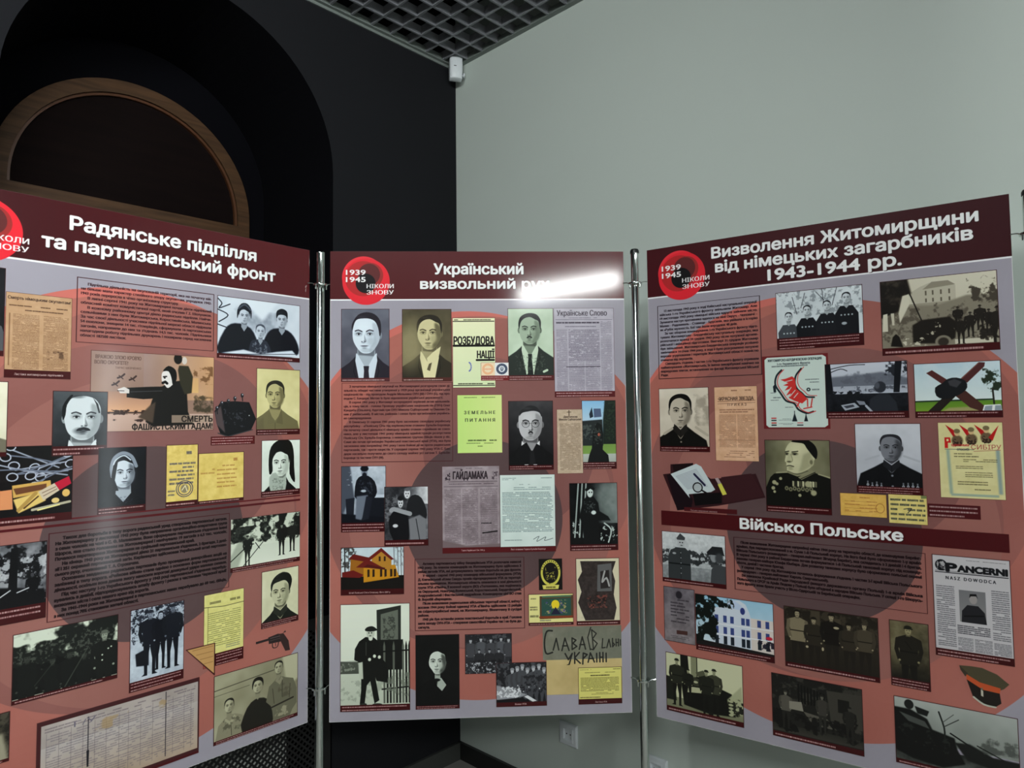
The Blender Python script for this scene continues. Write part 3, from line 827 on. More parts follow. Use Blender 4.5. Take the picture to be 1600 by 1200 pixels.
# ------------------------------------------------------------------ left board
WH = (238, 240, 240)
def board_left():
    cv = background((56, 16, 20), (84, 26, 30))
    T(cv, 'Радянське підпілля', 271, 729, 62, 32, WH, .04, shadow=1.6)
    T(cv, 'та партизанський фронт', 216, 788, 112, 31, WH, .04, shadow=1.6)
    parts = [('title_band', 'dark red title band of the left board', (0, 0, 900, 147)), ('emblem', 'round red emblem with white numerals and words', circle(105, 88, 75))]
    add = lambda n, l, r: parts.append((n, l, r))
    # photograph cut by the edge of the view
    P = Pic(cv, (28, 174, 150, 369)); portrait(P, (.45, .38, .17), bg=(.12, .08), body=.35, drop=1.7, skin=.7); P.cap(.06, 1).frame()
    add('photograph', 'dark portrait beside the underground leaflet', (28, 174, 150, 369))
    # leaflet
    r = (151, 225, 278, 415); P = Pic(cv, r); P.fill((176, 146, 118)); P.nz(30, 12, 3)
    P.lines((.05, .14, .93, .17), 1, (60, 40, 30), .9, 3, .5, .9); P.lines((.18, .19, .86, .22), 1, (60, 40, 30), .9, 4, .5, .9)
    P.lines((.11, .25, .5, .9), 52, (84, 60, 44), .9, 5, .5, .6); P.lines((.56, .25, .95, .9), 52, (84, 60, 44), .9, 6, .5, .6)
    P.fol((.54, .64, .97, .80), (66, 50, 40), 20, .5, 4, .2, .6, .5); P.l([(.06, .25), (.06, .85)], .02, (90, 66, 50), a=.5)
    P.cap(.095, 1, .0); P.frame((60, 26, 26), 1.4)
    T(cv, 'Смерть німецьким окупантам!', 155, 275, 240, 7, (44, 28, 24), .02); T(cv, 'Листівка житомирських підпільників', 170, 263, 409, 5, (225, 215, 210), .02)
    add('leaflet_print', 'tan newspaper leaflet with a dark red caption', r)
    # text one
    boxmm(cv, 287, 172, 611, 327, (60, 26, 30), 1.6)
    para(cv, """>Підпільна діяльність на окупованій території, яка на початку вій-
ни більше мала характер стихійного опору окупантам, упродовж 1942-
1943 років переросла в чітко організовану структуру.|
>В липні-серпні 1941 року на Житомирщині почав діяти підпільний
обласний комітет комуністичної партії, який очолив Г.І. Шелушков.
>В кожному районному центрі діяло радянське підпілля. Найчи-
сельнішими з них були Житомирська, Коростишівська, Малинська.
За час своєї діяльності учасники підпільної мережі області підірвали
54 ешелони, знищили 14 тис. гітлерівців, сформували 16 партизанських
загонів, направили до них та з'єднань 14,5 тис. чоловік. Підпільники
налагодили роботу підпільних друкарень і поширили серед населення
області 182500 листівок.|""", 296, 604, 190, 11.1, 6.5, (40, 16, 22), .055, nat=.97)
    add('text_panel', 'framed paragraph under the title of the left board', (287, 172, 611, 327))
    # family
    r = (620, 173, 869, 344); P = Pic(cv, r, BLU); P.grad(.9, .95); P.nz(50, 20, 3)
    P.fol((.1, .05, .9, .7), .45, 40, .5, 8, .35, .6, .8); P.p([(.3, .0), (.72, 0), (.6, .2), (.52, .34), (.44, .24)], .97, 8)
    for pts in ([(0, .04), (.05, .12), (.02, .2), (.14, .12)], [(0, .22), (.12, .3), (.02, .42)], [(0, .46), (.1, .5)]): P.l(pts, .012, .2, sm=4)
    P.p([(.02, .95), (.08, .55), (.2, .42), (.38, .48), (.47, .72), (.5, .96)], .1, 3, sm=3)
    P.p([(.52, .9), (.56, .6), (.66, .45), (.84, .46), (.95, .62), (.98, .85), (.8, .95)], .08, 3, sm=3)
    P.p([(.38, .95), (.38, .72), (.44, .66), (.58, .68), (.63, .95)], .22, 2, sm=3); P.fol((.38, .68, .63, .95), .55, 6, .55, 4, .1, .7)
    portrait(P, (.305, .29, .062), .84, .12, None, None, .05, sw=2, ear=0, collar=None, neck=.5, shade=.3)
    P.p([(.225, .34), (.225, .2), (.27, .09), (.34, .08), (.39, .18), (.385, .33), (.365, .2), (.3, .15), (.25, .22)], .14, 1, sm=3); P.l([(.24, .17), (.31, .1), (.38, .18)], .018, .35, sm=4)
    portrait(P, (.765, .29, .064), .84, .1, None, None, -.05, ear=1, collar=None, neck=.55, shade=.3, hairp=[(-1.05, -.2), (-1.15, -1.0), (-.9, -1.7), (0, -2.1), (.9, -1.8), (1.15, -1.1), (1.05, -.2), (.8, -.8), (.1, -1.0), (-.7, -.85)])
    portrait(P, (.5, .52, .055), .84, .35, None, None, .0, ear=1, collar=None, neck=.45, shade=.2, brow=.4, jaw=1.05)
    P.p([(.04, .92), (.3, .84), (.5, .9), (.7, .84), (.9, .8), (.98, .92)], .95, 3); P.l([(.1, .93), (.5, .9), (.95, .86)], .008, .3)
    P.cap(.075, 1, .9); P.frame()
    add('photograph', 'portrait of two women and a small child', r)
    # war poster, redrawn as a plain generic scene
    r = (319, 343, 613, 539); P = Pic(cv, r); P.grad((150, 128, 120), (150, 126, 112)); P.grad((152, 132, 126), (196, 158, 124), 1, (.4, 0, 1, .6)); P.nz(70, 14, 3)
    P.grad((158, 128, 112), (206, 160, 130), 0, (0, .5, .6, .76)); P.grad((188, 162, 150), (176, 150, 138), 0, (0, .78, 1, 1))
    P.l([(.1, .76), (.55, .76)], .01, (70, 56, 50)); P.fol((.1, .72, .55, .8), (70, 52, 44), 6, .5, 4); P.fol((.1, .82, .5, .98), (72, 58, 54), 18, .6, 5)
    P.fol((.78, .08, .99, .45), (110, 84, 58), 10, .56, 7, .1, .8); P.fol((.78, .5, 1, .8), (66, 62, 48), 16, .45, 8, .2, .8, .3)
    P.grad((196, 158, 118), (206, 168, 120), 0, (.8, .3, .86, .5))
    for x, y in ((.2, .31), (.29, .33), (.16, .4)): P.l([(x, y + .02), (x + .03, y), (x + .05, y - .03)], .014, (70, 54, 52)); P.l([(x + .01, y - .01), (x + .04, y + .03)], .008, (70, 54, 52))
    C1 = (34, 32, 30)
    P.p([(.42, .88), (.47, .6), (.52, .45), (.62, .36), (.7, .34), (.76, .5), (.77, .75), (.82, .92), (.48, .94)], C1, 1.5)
    P.p([(.7, .38), (.68, .2), (.69, .14), (.77, .14), (.81, .28), (.8, .5), (.74, .52)], (62, 60, 46), 1.5)
    P.p([(.27, .45), (.45, .43), (.6, .42), (.56, .57), (.4, .59), (.27, .57)], C1, 1); P.l([(.3, .5), (.55, .48)], .006, (80, 80, 84))
    P.p([(.2, .47), (.25, .44), (.29, .47), (.29, .52), (.22, .52)], (206, 200, 196), 1); P.l([(.2, .49), (.25, .49)], .005, (40, 36, 36))
    P.e(.735, .07, .022, .05, (196, 188, 180)); P.e(.68, .05, .035, .07, (34, 30, 28), .2)
    P.p([(.545, .32), (.55, .24), (.6, .2), (.64, .24), (.65, .36), (.6, .44), (.57, .4), (.55, .36)], (214, 210, 206), .8, sm=3)
    P.p([(.555, .22), (.6, .15), (.66, .2), (.67, .32), (.64, .4), (.625, .3), (.6, .22)], (24, 22, 22), .8, sm=3)
    P.l([(.56, .295), (.585, .29)], .012, (30, 26, 26)); P.l([(.555, .375), (.575, .36), (.59, .38)], .022, (20, 18, 18)); P.e(.57, .31, .008, .01, (30, 26, 26))
    P.p([(.36, .82), (.46, .66), (.5, .62), (.48, .9)], (88, 76, 66), 3); P.frame((96, 58, 52), 1.6)
    rectmm(cv, 505, 499, 611, 518, (168, 146, 128), .8); T(cv, 'СМЕРТЬ', 530, 610, 516, 15, (38, 30, 28), .035); T(cv, 'ФАШИСТСКИМ ГАДАМ!', 412, 610, 535, 15, (26, 20, 20), .03)
    T(cv, 'ВРАЖОЮ ЗЛОЮ КРОВ\'Ю', 329, 430, 362, 9, (96, 70, 62), .03); T(cv, 'ВОЛЮ ОКРОПІТЕ!', 327, 400, 375, 9, (96, 70, 62), .03)
    T(cv, 'ТАРАС ШЕВЧЕНКО', 372, 430, 385, 5, (104, 78, 70), .03)
    add('poster_print', 'faded war poster of a man in a dark coat pointing', r)
    # device cut-out and its caption
    P = Pic(cv, (606, 436, 736, 560)); P.p([(.07, .42), (.2, .22), (.5, .2), (.82, .22), (.98, .6), (.86, .86), (.4, .98), (.2, .92), (.12, .7)], (18, 18, 22), .6)
    P.p([(.08, .45), (.2, .3), (.3, .9), (.12, .72)], (140, 116, 116), 3, .5)
    P.fol((.1, .25, .9, .9), (60, 62, 70), 8, .62, 4, .05, .8, .3)
    for x, y in ((.22, .25), (.36, .2), (.5, .14), (.66, .07), (.12, .36)): P.e(x, y, .035, .05, (40, 40, 46), .2); P.e(x + .01, y - .02, .012, .016, (190, 196, 210), .3); P.l([(x, y), (x + .01, y + .12)], .02, (24, 24, 28))
    P.l([(.15, .9), (.35, .98), (.9, .84)], .02, (60, 58, 62)); P.e(.82, .52, .01, .012, (220, 225, 230))
    add('cut_out_print', 'black metal device printed without a frame', [(614, 478), (640, 448), (700, 440), (730, 505), (716, 545), (660, 557), (628, 545)])
    r = (606, 557, 730, 580); P = Pic(cv, r).fill(DARKRED); P.cap(1.0, 3, .9, (96, 30, 34)); P.frame(px=1)
    add('caption_strip', None, r)
    # man in a collar, yellowish
    r = (734, 366, 870, 556); P = Pic(cv, r, ((40, 38, 30), (222, 214, 160)))
    portrait(P, (.42, .4, .2), skin=.78, bg=(.9, .95), body=.42, collar='open', t=-.15, sw=2.6, drop=1.8, hair=.06, shade=.5, jaw=.92)
    P.cap(.085, 2, .7); P.frame(); add('photograph', 'yellowish portrait of a dark-haired man with an open collar', r)
    # text two and its rules
    rectmm(cv, 30, 735, 872, 739, (92, 22, 28)); rectmm(cv, 30, 746, 872, 752, (84, 20, 26))
    add('rule', 'pair of dark red lines across the left board', (30, 735, 872, 752))
    # tools
    r = (30, 566, 287, 738); P = Pic(cv, r).fill((24, 18, 20)); st = (150, 156, 170)
    Lx = lambda x: .466 + x * .534
    def sciss(x, y, a, s=1.0):
        c_, s_ = math.cos(a), math.sin(a)
        f = lambda u, v: (x + (u * c_ - v * s_) * .3 * s, y + (u * s_ + v * c_) * .45 * s)
        P.l([f(-.55, -.06), f(0, 0), f(.7, .07)], .012, st); P.l([f(-.55, .1), f(0, 0), f(.7, -.05)], .012, (110, 116, 130))
        for q in (-.14, .18):
            th = np.linspace(0, 2 * math.pi, 16); P.l([f(-.65 + .13 * math.cos(t), q + .11 * math.sin(t)) for t in th], .010, (176, 182, 196))
    P.grad((20, 18, 22), (34, 26, 28), 0, (0, 0, 1, .45))
    for a in ((.7, .16, .35), (.9, .2, -.5), (.78, .26, 2.9), (.75, .34, .1), (.88, .36, -.3), (.6, .3, .2)): sciss(*a)
    P.p([(.55, .5), (.83, .46), (.84, .6), (.56, .66)], (196, 160, 96), 1); P.p([(.56, .54), (.8, .5), (.8, .57), (.58, .62)], (112, 78, 54), 1)
    P.p([(.46, .56), (.55, .55), (.56, .8), (.46, .8)], (206, 142, 104), 1); P.p([(.3, .56), (.47, .55), (.47, .84), (.3, .84)], (190, 124, 88), 1)
    P.p([(.56, .68), (.76, .6), (.8, .72), (.6, .86)], (214, 184, 118), 2); P.l([(.6, .82), (.72, .62)], .03, (170, 140, 86)); P.l([(.64, .8), (.74, .66)], .012, (90, 66, 40))
    P.p([(.74, .6), (.86, .5), (.9, .6), (.78, .72)], (196, 182, 160), 1); P.l([(.77, .62), (.87, .55)], .006, (120, 100, 90)); P.l([(.78, .66), (.88, .58)], .006, (120, 100, 90))
    P.p([(.86, .5), (.97, .42), (.99, .52), (.9, .6)], (176, 34, 66), 1); P.e(.95, .64, .03, .05, (220, 178, 112)); P.e(.87, .73, .03, .035, (220, 190, 130))
    P.l([(.7, .83), (.98, .76)], .022, (176, 170, 150)); P.l([(.74, .84), (.9, .79)], .012, (236, 220, 150))
    P.cap(.1, 1, .87); P.frame(); add('photograph', 'colour photograph of scissors and small tools', r)
    r = (20, 424, 160, 588); P = Pic(cv, r, SEP); portrait(P, (.42, .4, .2), bg=(.92, .88), body=.5, collar='open', sw=2.6); P.p([(.75, .7), (1, .78), (1, 1), (.7, 1)], .45, 2); P.cap(.06, 1).frame()
    add('photograph', 'pale portrait cut off at the left', r)
    r = (244, 442, 357, 592); P = Pic(cv, r, ((12, 14, 18), (220, 230, 234)))
    portrait(P, (.54, .42, .34), skin=.9, bg=(.35, .12), body=.06, hairp=[(-1.05, .1), (-1.08, -.7), (-.7, -1.35), (-.55, -1.35), (-.85, -.8), (-.92, -.2)], mous=1.0, collar='suit', t=.05, sw=2.2, drop=1.75, brow=.2, shade=.3)
    P.p([(.72, .1), (.82, .2), (.86, .34), (.83, .34), (.78, .2)], .2, 1); P.e(.5, .62, .12, .05, .2, .8, .6); P.cap(.15, 2, .5); P.frame(); add('photograph', 'portrait of a balding man with a thick moustache', r)
    r = (339, 576, 446, 735); P = Pic(cv, r, BLU)
    portrait(P, (.52, .4, .24), skin=.93, bg=(.04, .04), body=.03, hair=.05, collar=None, t=.1, sw=1.9, drop=1.8, ear=0, shade=.6, brow=.05, lips=.2)
    P.l([(.29, .44), (.27, .3), (.33, .16), (.5, .09), (.68, .15), (.78, .3)], .075, .62, sm=5); P.l([(.31, .42), (.3, .3), (.36, .19), (.52, .13), (.66, .2)], .03, .9, sm=5)
    P.p([(.27, .44), (.3, .28), (.4, .2), (.38, .3), (.34, .5), (.42, .66), (.34, .66)], .03, 1); P.fol((.35, .7, .8, .92), .4, 5, .62, 3, .05, .5); P.cap(.1, 2, .6); P.frame()
    add('photograph', 'portrait of a young woman in a white headscarf', r)
    # two yellow notes
    for k, r in enumerate(((493, 575, 573, 734), (574, 600, 699, 734))):
        P = Pic(cv, r).fill((216, 190, 116)); P.nz(24, 16, 4 + k); INK = (40, 48, 92) if k == 0 else (150, 104, 60)
        if k == 0:
            P.lines((.3, .1, .8, .17), 1, INK, .9, 4, .7, .8); P.lines((.1, .28, .95, .66), 6, INK, .85, 5, .5, .8, (2, 6), .2)
            for rr in (.26, .2): P.l([(.58 + rr * math.cos(a), .72 + rr * .5 * math.sin(a)) for a in np.linspace(0, 6.3, 24)], .025, (46, 54, 96), a=.85)
            P.e(.58, .72, .12, .07, (120, 116, 106), .3, .8); P.l([(.5, .74), (.6, .67), (.66, .76)], .03, (220, 210, 170)); P.lines((.06, .72, .28, .84), 2, INK, .9, 5)
        else: P.lines((.5, .1, .85, .2), 1, INK, .9, 4, .6, .9); P.lines((.4, .24, .9, .74), 6, INK, .8, 6, .35, .8, (2, 6), .25); P.lines((.05, .3, .35, .44), 2, INK, .7, 8)
        P.cap(.085 if k == 0 else .06, 1, .9); P.frame(); add('handwritten_note', ['narrow yellow note with a round stamp', 'wide yellow handwritten note'][k], r)
    r = (750, 571, 871, 732); P = Pic(cv, r, ((10, 12, 12), (226, 240, 226)))
    portrait(P, (.48, .42, .23), skin=.97, bg=(.97, .92), body=.05, hair=.04, collar=None, t=-.05, sw=1.75, drop=1.75, ear=0, shade=.25, brow=.04)
    P.p([(.2, .6), (.18, .35), (.24, .12), (.45, 0), (.72, .02), (.82, .2), (.84, .5), (.86, .78), (.72, .62), (.72, .3), (.6, .16), (.42, .2), (.28, .34), (.28, .55)], .04, 1, sm=3)
    P.p([(.2, .66), (.36, .58), (.5, .72), (.62, .64), (.6, .95), (.25, .95)], .72, 2, sm=2); P.fol((.22, .64, .62, .95), .4, 5, .55, 2, .05, .6); P.cap(.1, 2, .8); P.frame()
    add('photograph', 'high-contrast portrait of a girl with dark hair', r)
    # forest left
    r = (30, 780, 240, 951); P = Pic(cv, r, BW_T).fill(.5); P.nz(20, 60, 3); P.fol((0, 0, 1, 1), .08, 22, .5, 9, .1)
    P.fol((.4, .1, 1, .5), .8, 10, .52, 5, .1, .8); P.p([(.5, .05), (.56, .05), (.58, .6), (.52, .6)], .05); P.p([(.68, .05), (.74, .05), (.74, .6), (.66, .6)], .05)
    P.p([(.0, .6), (.4, .5), (.7, .55), (.98, .62), (1, .9), (0, .95)], .05, 3); P.fig(.87, .38, .5, .05, .3, legs=.05)
    for i in range(5): P.l([(.1 + i * .16, .62 + .04 * (i % 2)), (.2 + i * .16, .58)], .012, .8, sm=2)
    P.cap(.2, 3, .6); P.frame(); add('photograph', 'dark woodland photograph with resting men', r)
    boxmm(cv, 242, 765, 660, 964, (70, 24, 28), 1.8)
    para(cv, """>Також для боротьби в тилу ворога радянський уряд створював партизанські загони.
На Житомирщину у листопаді 1942 року була направлена організаційно-оперативна група
з семи чоловік на чолі з С. Ф. Маликовим. Вони сформували партизанське з'єднання імені
Щорса, яке стало головним на Житомирщині і налічувало 19 загонів з 6,5 тис. чоловік.
Почалося перетворення Житомирщини на суцільний партизанський край.|
>На кінець 1943 року на Житомирщині діяло 21 партизанське з'єднання, 2 бригади, 2 диві-
зії і 351 окремий партизанський загін. Керівництво здійснював Український штаб партизан-
ського руху, очолюваний Т. А. Строкачем.|
>Основним завданням радянських партизанів було проведення диверсійних акцій на
залізниці в тилу ворога. «Рейкова війна» стала однією з основних форм партизанської
діяльності, оскільки вона давала змогу наносити ворогові дошкульні удари малими силами.
>Під час наступу 1-го Українського фронту у 1943 році партизанські з'єднання перебуд-
вувались в дивізії, підпорядковувались штабу фронту і разом з частинами Червоної армії
визволяли міста і села нашого краю від ворогів.|
>За 1941-1944 роки на Житомирщині в партизанських лавах перебувало до 60 тис. бійців,
з них понад 70% становили жителі області.|""", 256, 652, 782, 11.6, 6.8, (20, 6, 10), .075, nat=.92)
    add('text_panel', 'framed paragraph across the middle of the left board', (242, 765, 660, 964))
    # men on skis
    r = (663, 783, 872, 927); P = Pic(cv, r, OLD).grad(.85, .95); P.fol((0, 0, 1, .55), .1, 24, .42, 4, .1); P.fol((0, .1, 1, .55), .3, 8, .55, 6, .1, .6); P.fol((.0, .0, .6, .2), .85, 30, .5, 2, .1)
    P.grad(.88, .95, 0, (0, .56, 1, .93)); P.p([(.0, .7), (.12, .4), (.2, .52), (.1, .95), (0, .95)], .5, 6, .5)
    P.fig(.23, .34, .58, .12, .5, .1, .1, 1.1); P.fig(.72, .2, .62, .1, .6, .1, .08, 1.2); P.fig(.88, .18, .6, .15, .6, .15, .1, 1.2)
    P.l([(0, .8), (.3, .46)], .012, .1); P.l([(.15, .95), (.45, .5)], .010, .12); P.l([(.34, .5), (.4, .62)], .01, .12); P.cap(.085, 2, .9); P.frame(px=1.2)
    add('photograph', 'photograph of armed men on skis at a forest edge', r)
    r = (753, 940, 868, 1098); P = Pic(cv, r, ((14, 18, 16), (222, 222, 186)))
    portrait(P, (.5, .42, .24), skin=.86, bg=(.93, .9), body=.1, hair=.1, collar='mil', t=-.12, sw=2.1, drop=1.85, shade=.3, jaw=.85,
             hairp=[(-.98, -.2), (-1.08, -.9), (-.7, -1.6), (.1, -2.0), (.95, -1.8), (1.3, -1.1), (1.15, -.3), (.98, 0), (.9, -.7), (.5, -1.15), (-.2, -1.1), (-.8, -.9)])
    P.l([(.4, .14), (.55, .07), (.7, .1)], .02, .3, a=.6, sm=3); P.cap(.1, 3, .8); P.frame()
    add('photograph', 'portrait of a young man with swept-back hair in a buttoned collar', r)
    # soldiers before the trees
    r = (180, 976, 389, 1127); P = Pic(cv, r, OLD).grad(.92, .75); P.fol((0, 0, 1, .7), .12, 34, .36, 12, .12); P.fol((0, .05, 1, .6), .45, 5, .6, 6, .05, .6); P.fol((0, .0, .45, .2), .9, 50, .4, 3, .2)
    P.grad(.12, .06, 0, (0, .62, 1, .93)); P.fol((0, .4, .8, .93), .05, 26, .42, 22, .1)
    for x, y, h in ((.13, .3, 1.1), (.36, .42, 1.0), (.52, .38, 1.0), (.66, .45, .95)): P.fig(x, y, h, .09, .26, .12, wd=1.1)
    P.fig(.86, .2, 1.15, .1, .62, .42, wd=1.15); P.l([(.48, .92), (.7, .4)], .012, .4, a=.6); P.l([(.2, .8), (.38, .5)], .01, .35, a=.5)
    for x, y in ((.84, .58), (.84, .66), (.9, .5), (.93, .48)): P.e(x, y, .009, .012, .85)
    P.cap(.06, 1, .85); P.frame(); add('photograph', 'dark photograph of soldiers before trees', r)
    r = (415, 974, 543, 1171); P = Pic(cv, r, BLU).grad(.75, .9); P.fol((0, 0, 1, .45), .2, 12, .48, 6, .1); P.fol((0, 0, 1, .45), .8, 6, .6, 9, .1); P.grad(.88, .8, 0, (0, .6, 1, .88)); P.nz(20, 24, 4)
    P.fig(.36, .04, .8, .12, .6, .2, .1, 1.15); P.fig(.55, .08, .72, .08, .75, None, .08, 1.0); P.fig(.78, .02, .8, .12, .5, .15, .08, 1.1); P.p([(.1, .55), (.34, .5), (.34, .72), (.12, .7)], .1, 2)
    P.cap(.12, 3, .8); P.frame(); add('photograph', 'photograph of three people in coats standing in snow', r)
    # certificate and triangle letter
    r = (593, 973, 702, 1163); P = Pic(cv, r).fill((214, 208, 136)); P.nz(20, 10, 4); P.lines((.14, .1, .9, .16), 1, (50, 50, 40), .5, 3, .5); P.l([(0, .17), (.5, .2), (1, .19)], .012, (60, 56, 40))
    P.lines((.1, .26, .92, .74), 17, (70, 76, 50), .85, 7, .35, .75); P.l([(.1, .18), (.1, .76)], .01, (110, 106, 70)); P.lines((.55, .74, .9, .8), 2, (70, 80, 96), .9, 8)
    P.p([(0, .83), (1, .83), (1, 1), (.0, 1)], DARKRED); P.a[int(P.h * .83):, :int(P.w * .28)] = (160, 88, 80)
    Pic(cv, (625, 1131, 702, 1163)).cap(1, 4, .8); P.frame(px=1); add('document_print', 'yellow typed certificate with a caption', [(593, 973), (702, 973), (702, 1163), (625, 1163), (625, 1131), (593, 1131)])
    P = Pic(cv, (545, 1100, 626, 1190)); P.p([(.03, .02), (.97, .02), (.97, .98)], (60, 22, 24)); P.p([(.08, .045), (.94, .045), (.94, .9)], (198, 154, 96))
    for i in range(4): P.l([(.25 + i * .12, .1 + i * .15), (.9, .1 + i * .15)], .018, (130, 92, 50), a=.7)
    add('folded_letter', 'small tan triangle-folded letter', [(547, 1102), (624, 1102), (624, 1187)])
    # pistol
    P = Pic(cv, (738, 1116, 844, 1182)); G = (44, 34, 34)
    P.l([(.02, .24), (.5, .22)], .06, G); P.p([(.34, .14), (.62, .08), (.74, .14), (.72, .45), (.36, .42)], G, .4); P.p([(.62, .1), (.78, .12), (.94, .5), (.98, .92), (.84, .9), (.72, .5)], (54, 38, 36), .4)
    P.l([(.46, .44), (.48, .62), (.6, .64), (.64, .44)], .025, G, sm=4); P.l([(.4, .2), (.68, .2)], .012, (110, 100, 100)); P.l([(.4, .3), (.68, .3)], .01, (90, 80, 80)); P.p([(.76, .1), (.84, .02), (.86, .1)], G)
    P.l([(.55, .46), (.56, .58)], .015, G)
    add('pistol_print', 'small revolver printed without a frame', [(740, 1126), (790, 1120), (825, 1118), (842, 1176), (826, 1178), (812, 1158), (786, 1158), (740, 1136)])
    r = (622, 1190, 867, 1370); P = Pic(cv, r, ((30, 28, 24), (208, 206, 176))).grad(.72, .62, 1); P.nz(60, 20, 3); P.p([(.8, 0), (1, 0), (1, .4), (.86, .5)], .82, 6); P.l([(0, .22), (.75, .16)], .01, .35, .5); P.l([(0, .3), (.4, .28)], .006, .4)
    P.p([(.02, .95), (.05, .74), (.12, .66), (.17, .62), (.24, .63), (.32, .68), (.36, .78), (.36, .95)], .6, 1); P.p([(.13, .66), (.18, .72), (.23, .64), (.25, .68), (.19, .78), (.12, .69)], .72, .5); P.l([(.19, .74), (.2, .93)], .007, .3); P.fol((.04, .6, .36, .95), .35, 9, .55, 3, .1, .7, .2)
    P.p([(.32, .95), (.34, .7), (.42, .55), (.52, .52), (.62, .58), (.67, .75), (.68, .95)], .1, 1.5, sm=2)
    P.p([(.6, .62), (.635, .4), (.7, .34), (.735, .29), (.785, .29), (.84, .33), (.94, .38), (.985, .55), (.985, .78), (.93, .86), (.9, .94), (.69, .94), (.67, .72)], .46, 1.2); P.p([(.735, .29), (.76, .35), (.79, .29), (.81, .34), (.77, .42), (.71, .34)], .6, .6); P.l([(.67, .73), (.94, .68)], .018, .15); P.l([(.9, .45), (.89, .66)], .008, .28); P.l([(.68, .45), (.7, .68)], .008, .28); P.fol((.66, .74, .92, .93), .75, 10, .45, 5, .1, .7, .3)
    P.l([(.8, .36), (.8, .62)], .008, .25); P.fol((.64, .34, .99, .7), .3, 12, .58, 5, .15, .5, .3)
    portrait(P, (.17, .49, .052), .8, .1, None, None, .0, ear=1, collar=None, neck=.5, shade=.35); portrait(P, (.5, .33, .056), .8, .06, None, None, -.1, ear=0, collar=None, neck=.5, shade=.3, hairp=[(-1.15, .5), (-1.2, -.6), (-.8, -1.5), (.1, -1.75), (.9, -1.4), (1.2, -.6), (1.1, .3), (.9, -.5), (.3, -1.0), (-.6, -.95), (-.95, -.2)])
    portrait(P, (.755, .15, .05), .78, .12, None, None, -.1, ear=1, collar=None, neck=.55, shade=.35)
    P.cap(.055, 2, .9); P.frame(); add('photograph', 'sepia photograph of a boy, a woman and a man', r)
    # ledger
    r = (228, 1180, 584, 1372); P = Pic(cv, r).fill((66, 30, 32)); Qp = Pic(cv, (236, 1190, 580, 1358)).fill((176, 166, 160)); Qp.nz(40, 18, 5); Qp.grad((184, 176, 172), (178, 158, 138), 0, (0, .3, 1, 1)); Qp.nz(30, 14, 8)
    Qp.lines((.02, .04, .98, .12), 2, (80, 70, 84), .6, 5, .5, .6, (3, 12)); Qp.lines((.03, .15, .97, .93), 24, (92, 86, 104), .72, 6, .45, .6, (2, 8)); 
    for i, x in enumerate((.03, .1, .17, .24, .31, .38, .46, .52, .6, .68, .82, .9, .95)): Qp.l([(x, .12), (x, .95)], .003, (110, 100, 106), a=.6)
    Qp.l([(.27, .05), (.27, .7)], .006, (50, 46, 54)); Qp.p([(.262, .5), (.278, .5), (.275, .72), (.265, .72)], (30, 28, 34)); Qp.l([(.77, .02), (.77, .95)], .006, (60, 54, 60)); Qp.fol((.2, .1, .95, .3), (170, 140, 92), 18, .62, 4, .1, .6); T(cv, 'Г/У', 300, 345, 1212, 12, (110, 104, 120), 0)
    P.cap(.03, 1, .6); add('ledger_print', 'wide handwritten ledger page on a dark red ground', r)
    r = (60, 1137, 179, 1242); P = Pic(cv, r, SEP).grad(.15, .1); P.fol((0, 0, 1, 1), .3, 30, .5, 4, .2); P.p([(.6, .5), (.9, .4), (1, 1), (.7, 1)], .6, 8); P.cap(.06).frame(); add('photograph', 'small dark photograph at the lower left edge', r)
    return cv, parts

cvl, parts_l = board_left()
_a = 0.8366
build_board((-0.6108 - 0.9 * math.cos(_a), 2.0358 - 0.9 * math.sin(_a)), _a, 2.068, cvl,
            'left exhibition board about the underground, angled along the black wall', parts_l, 'print_underground')
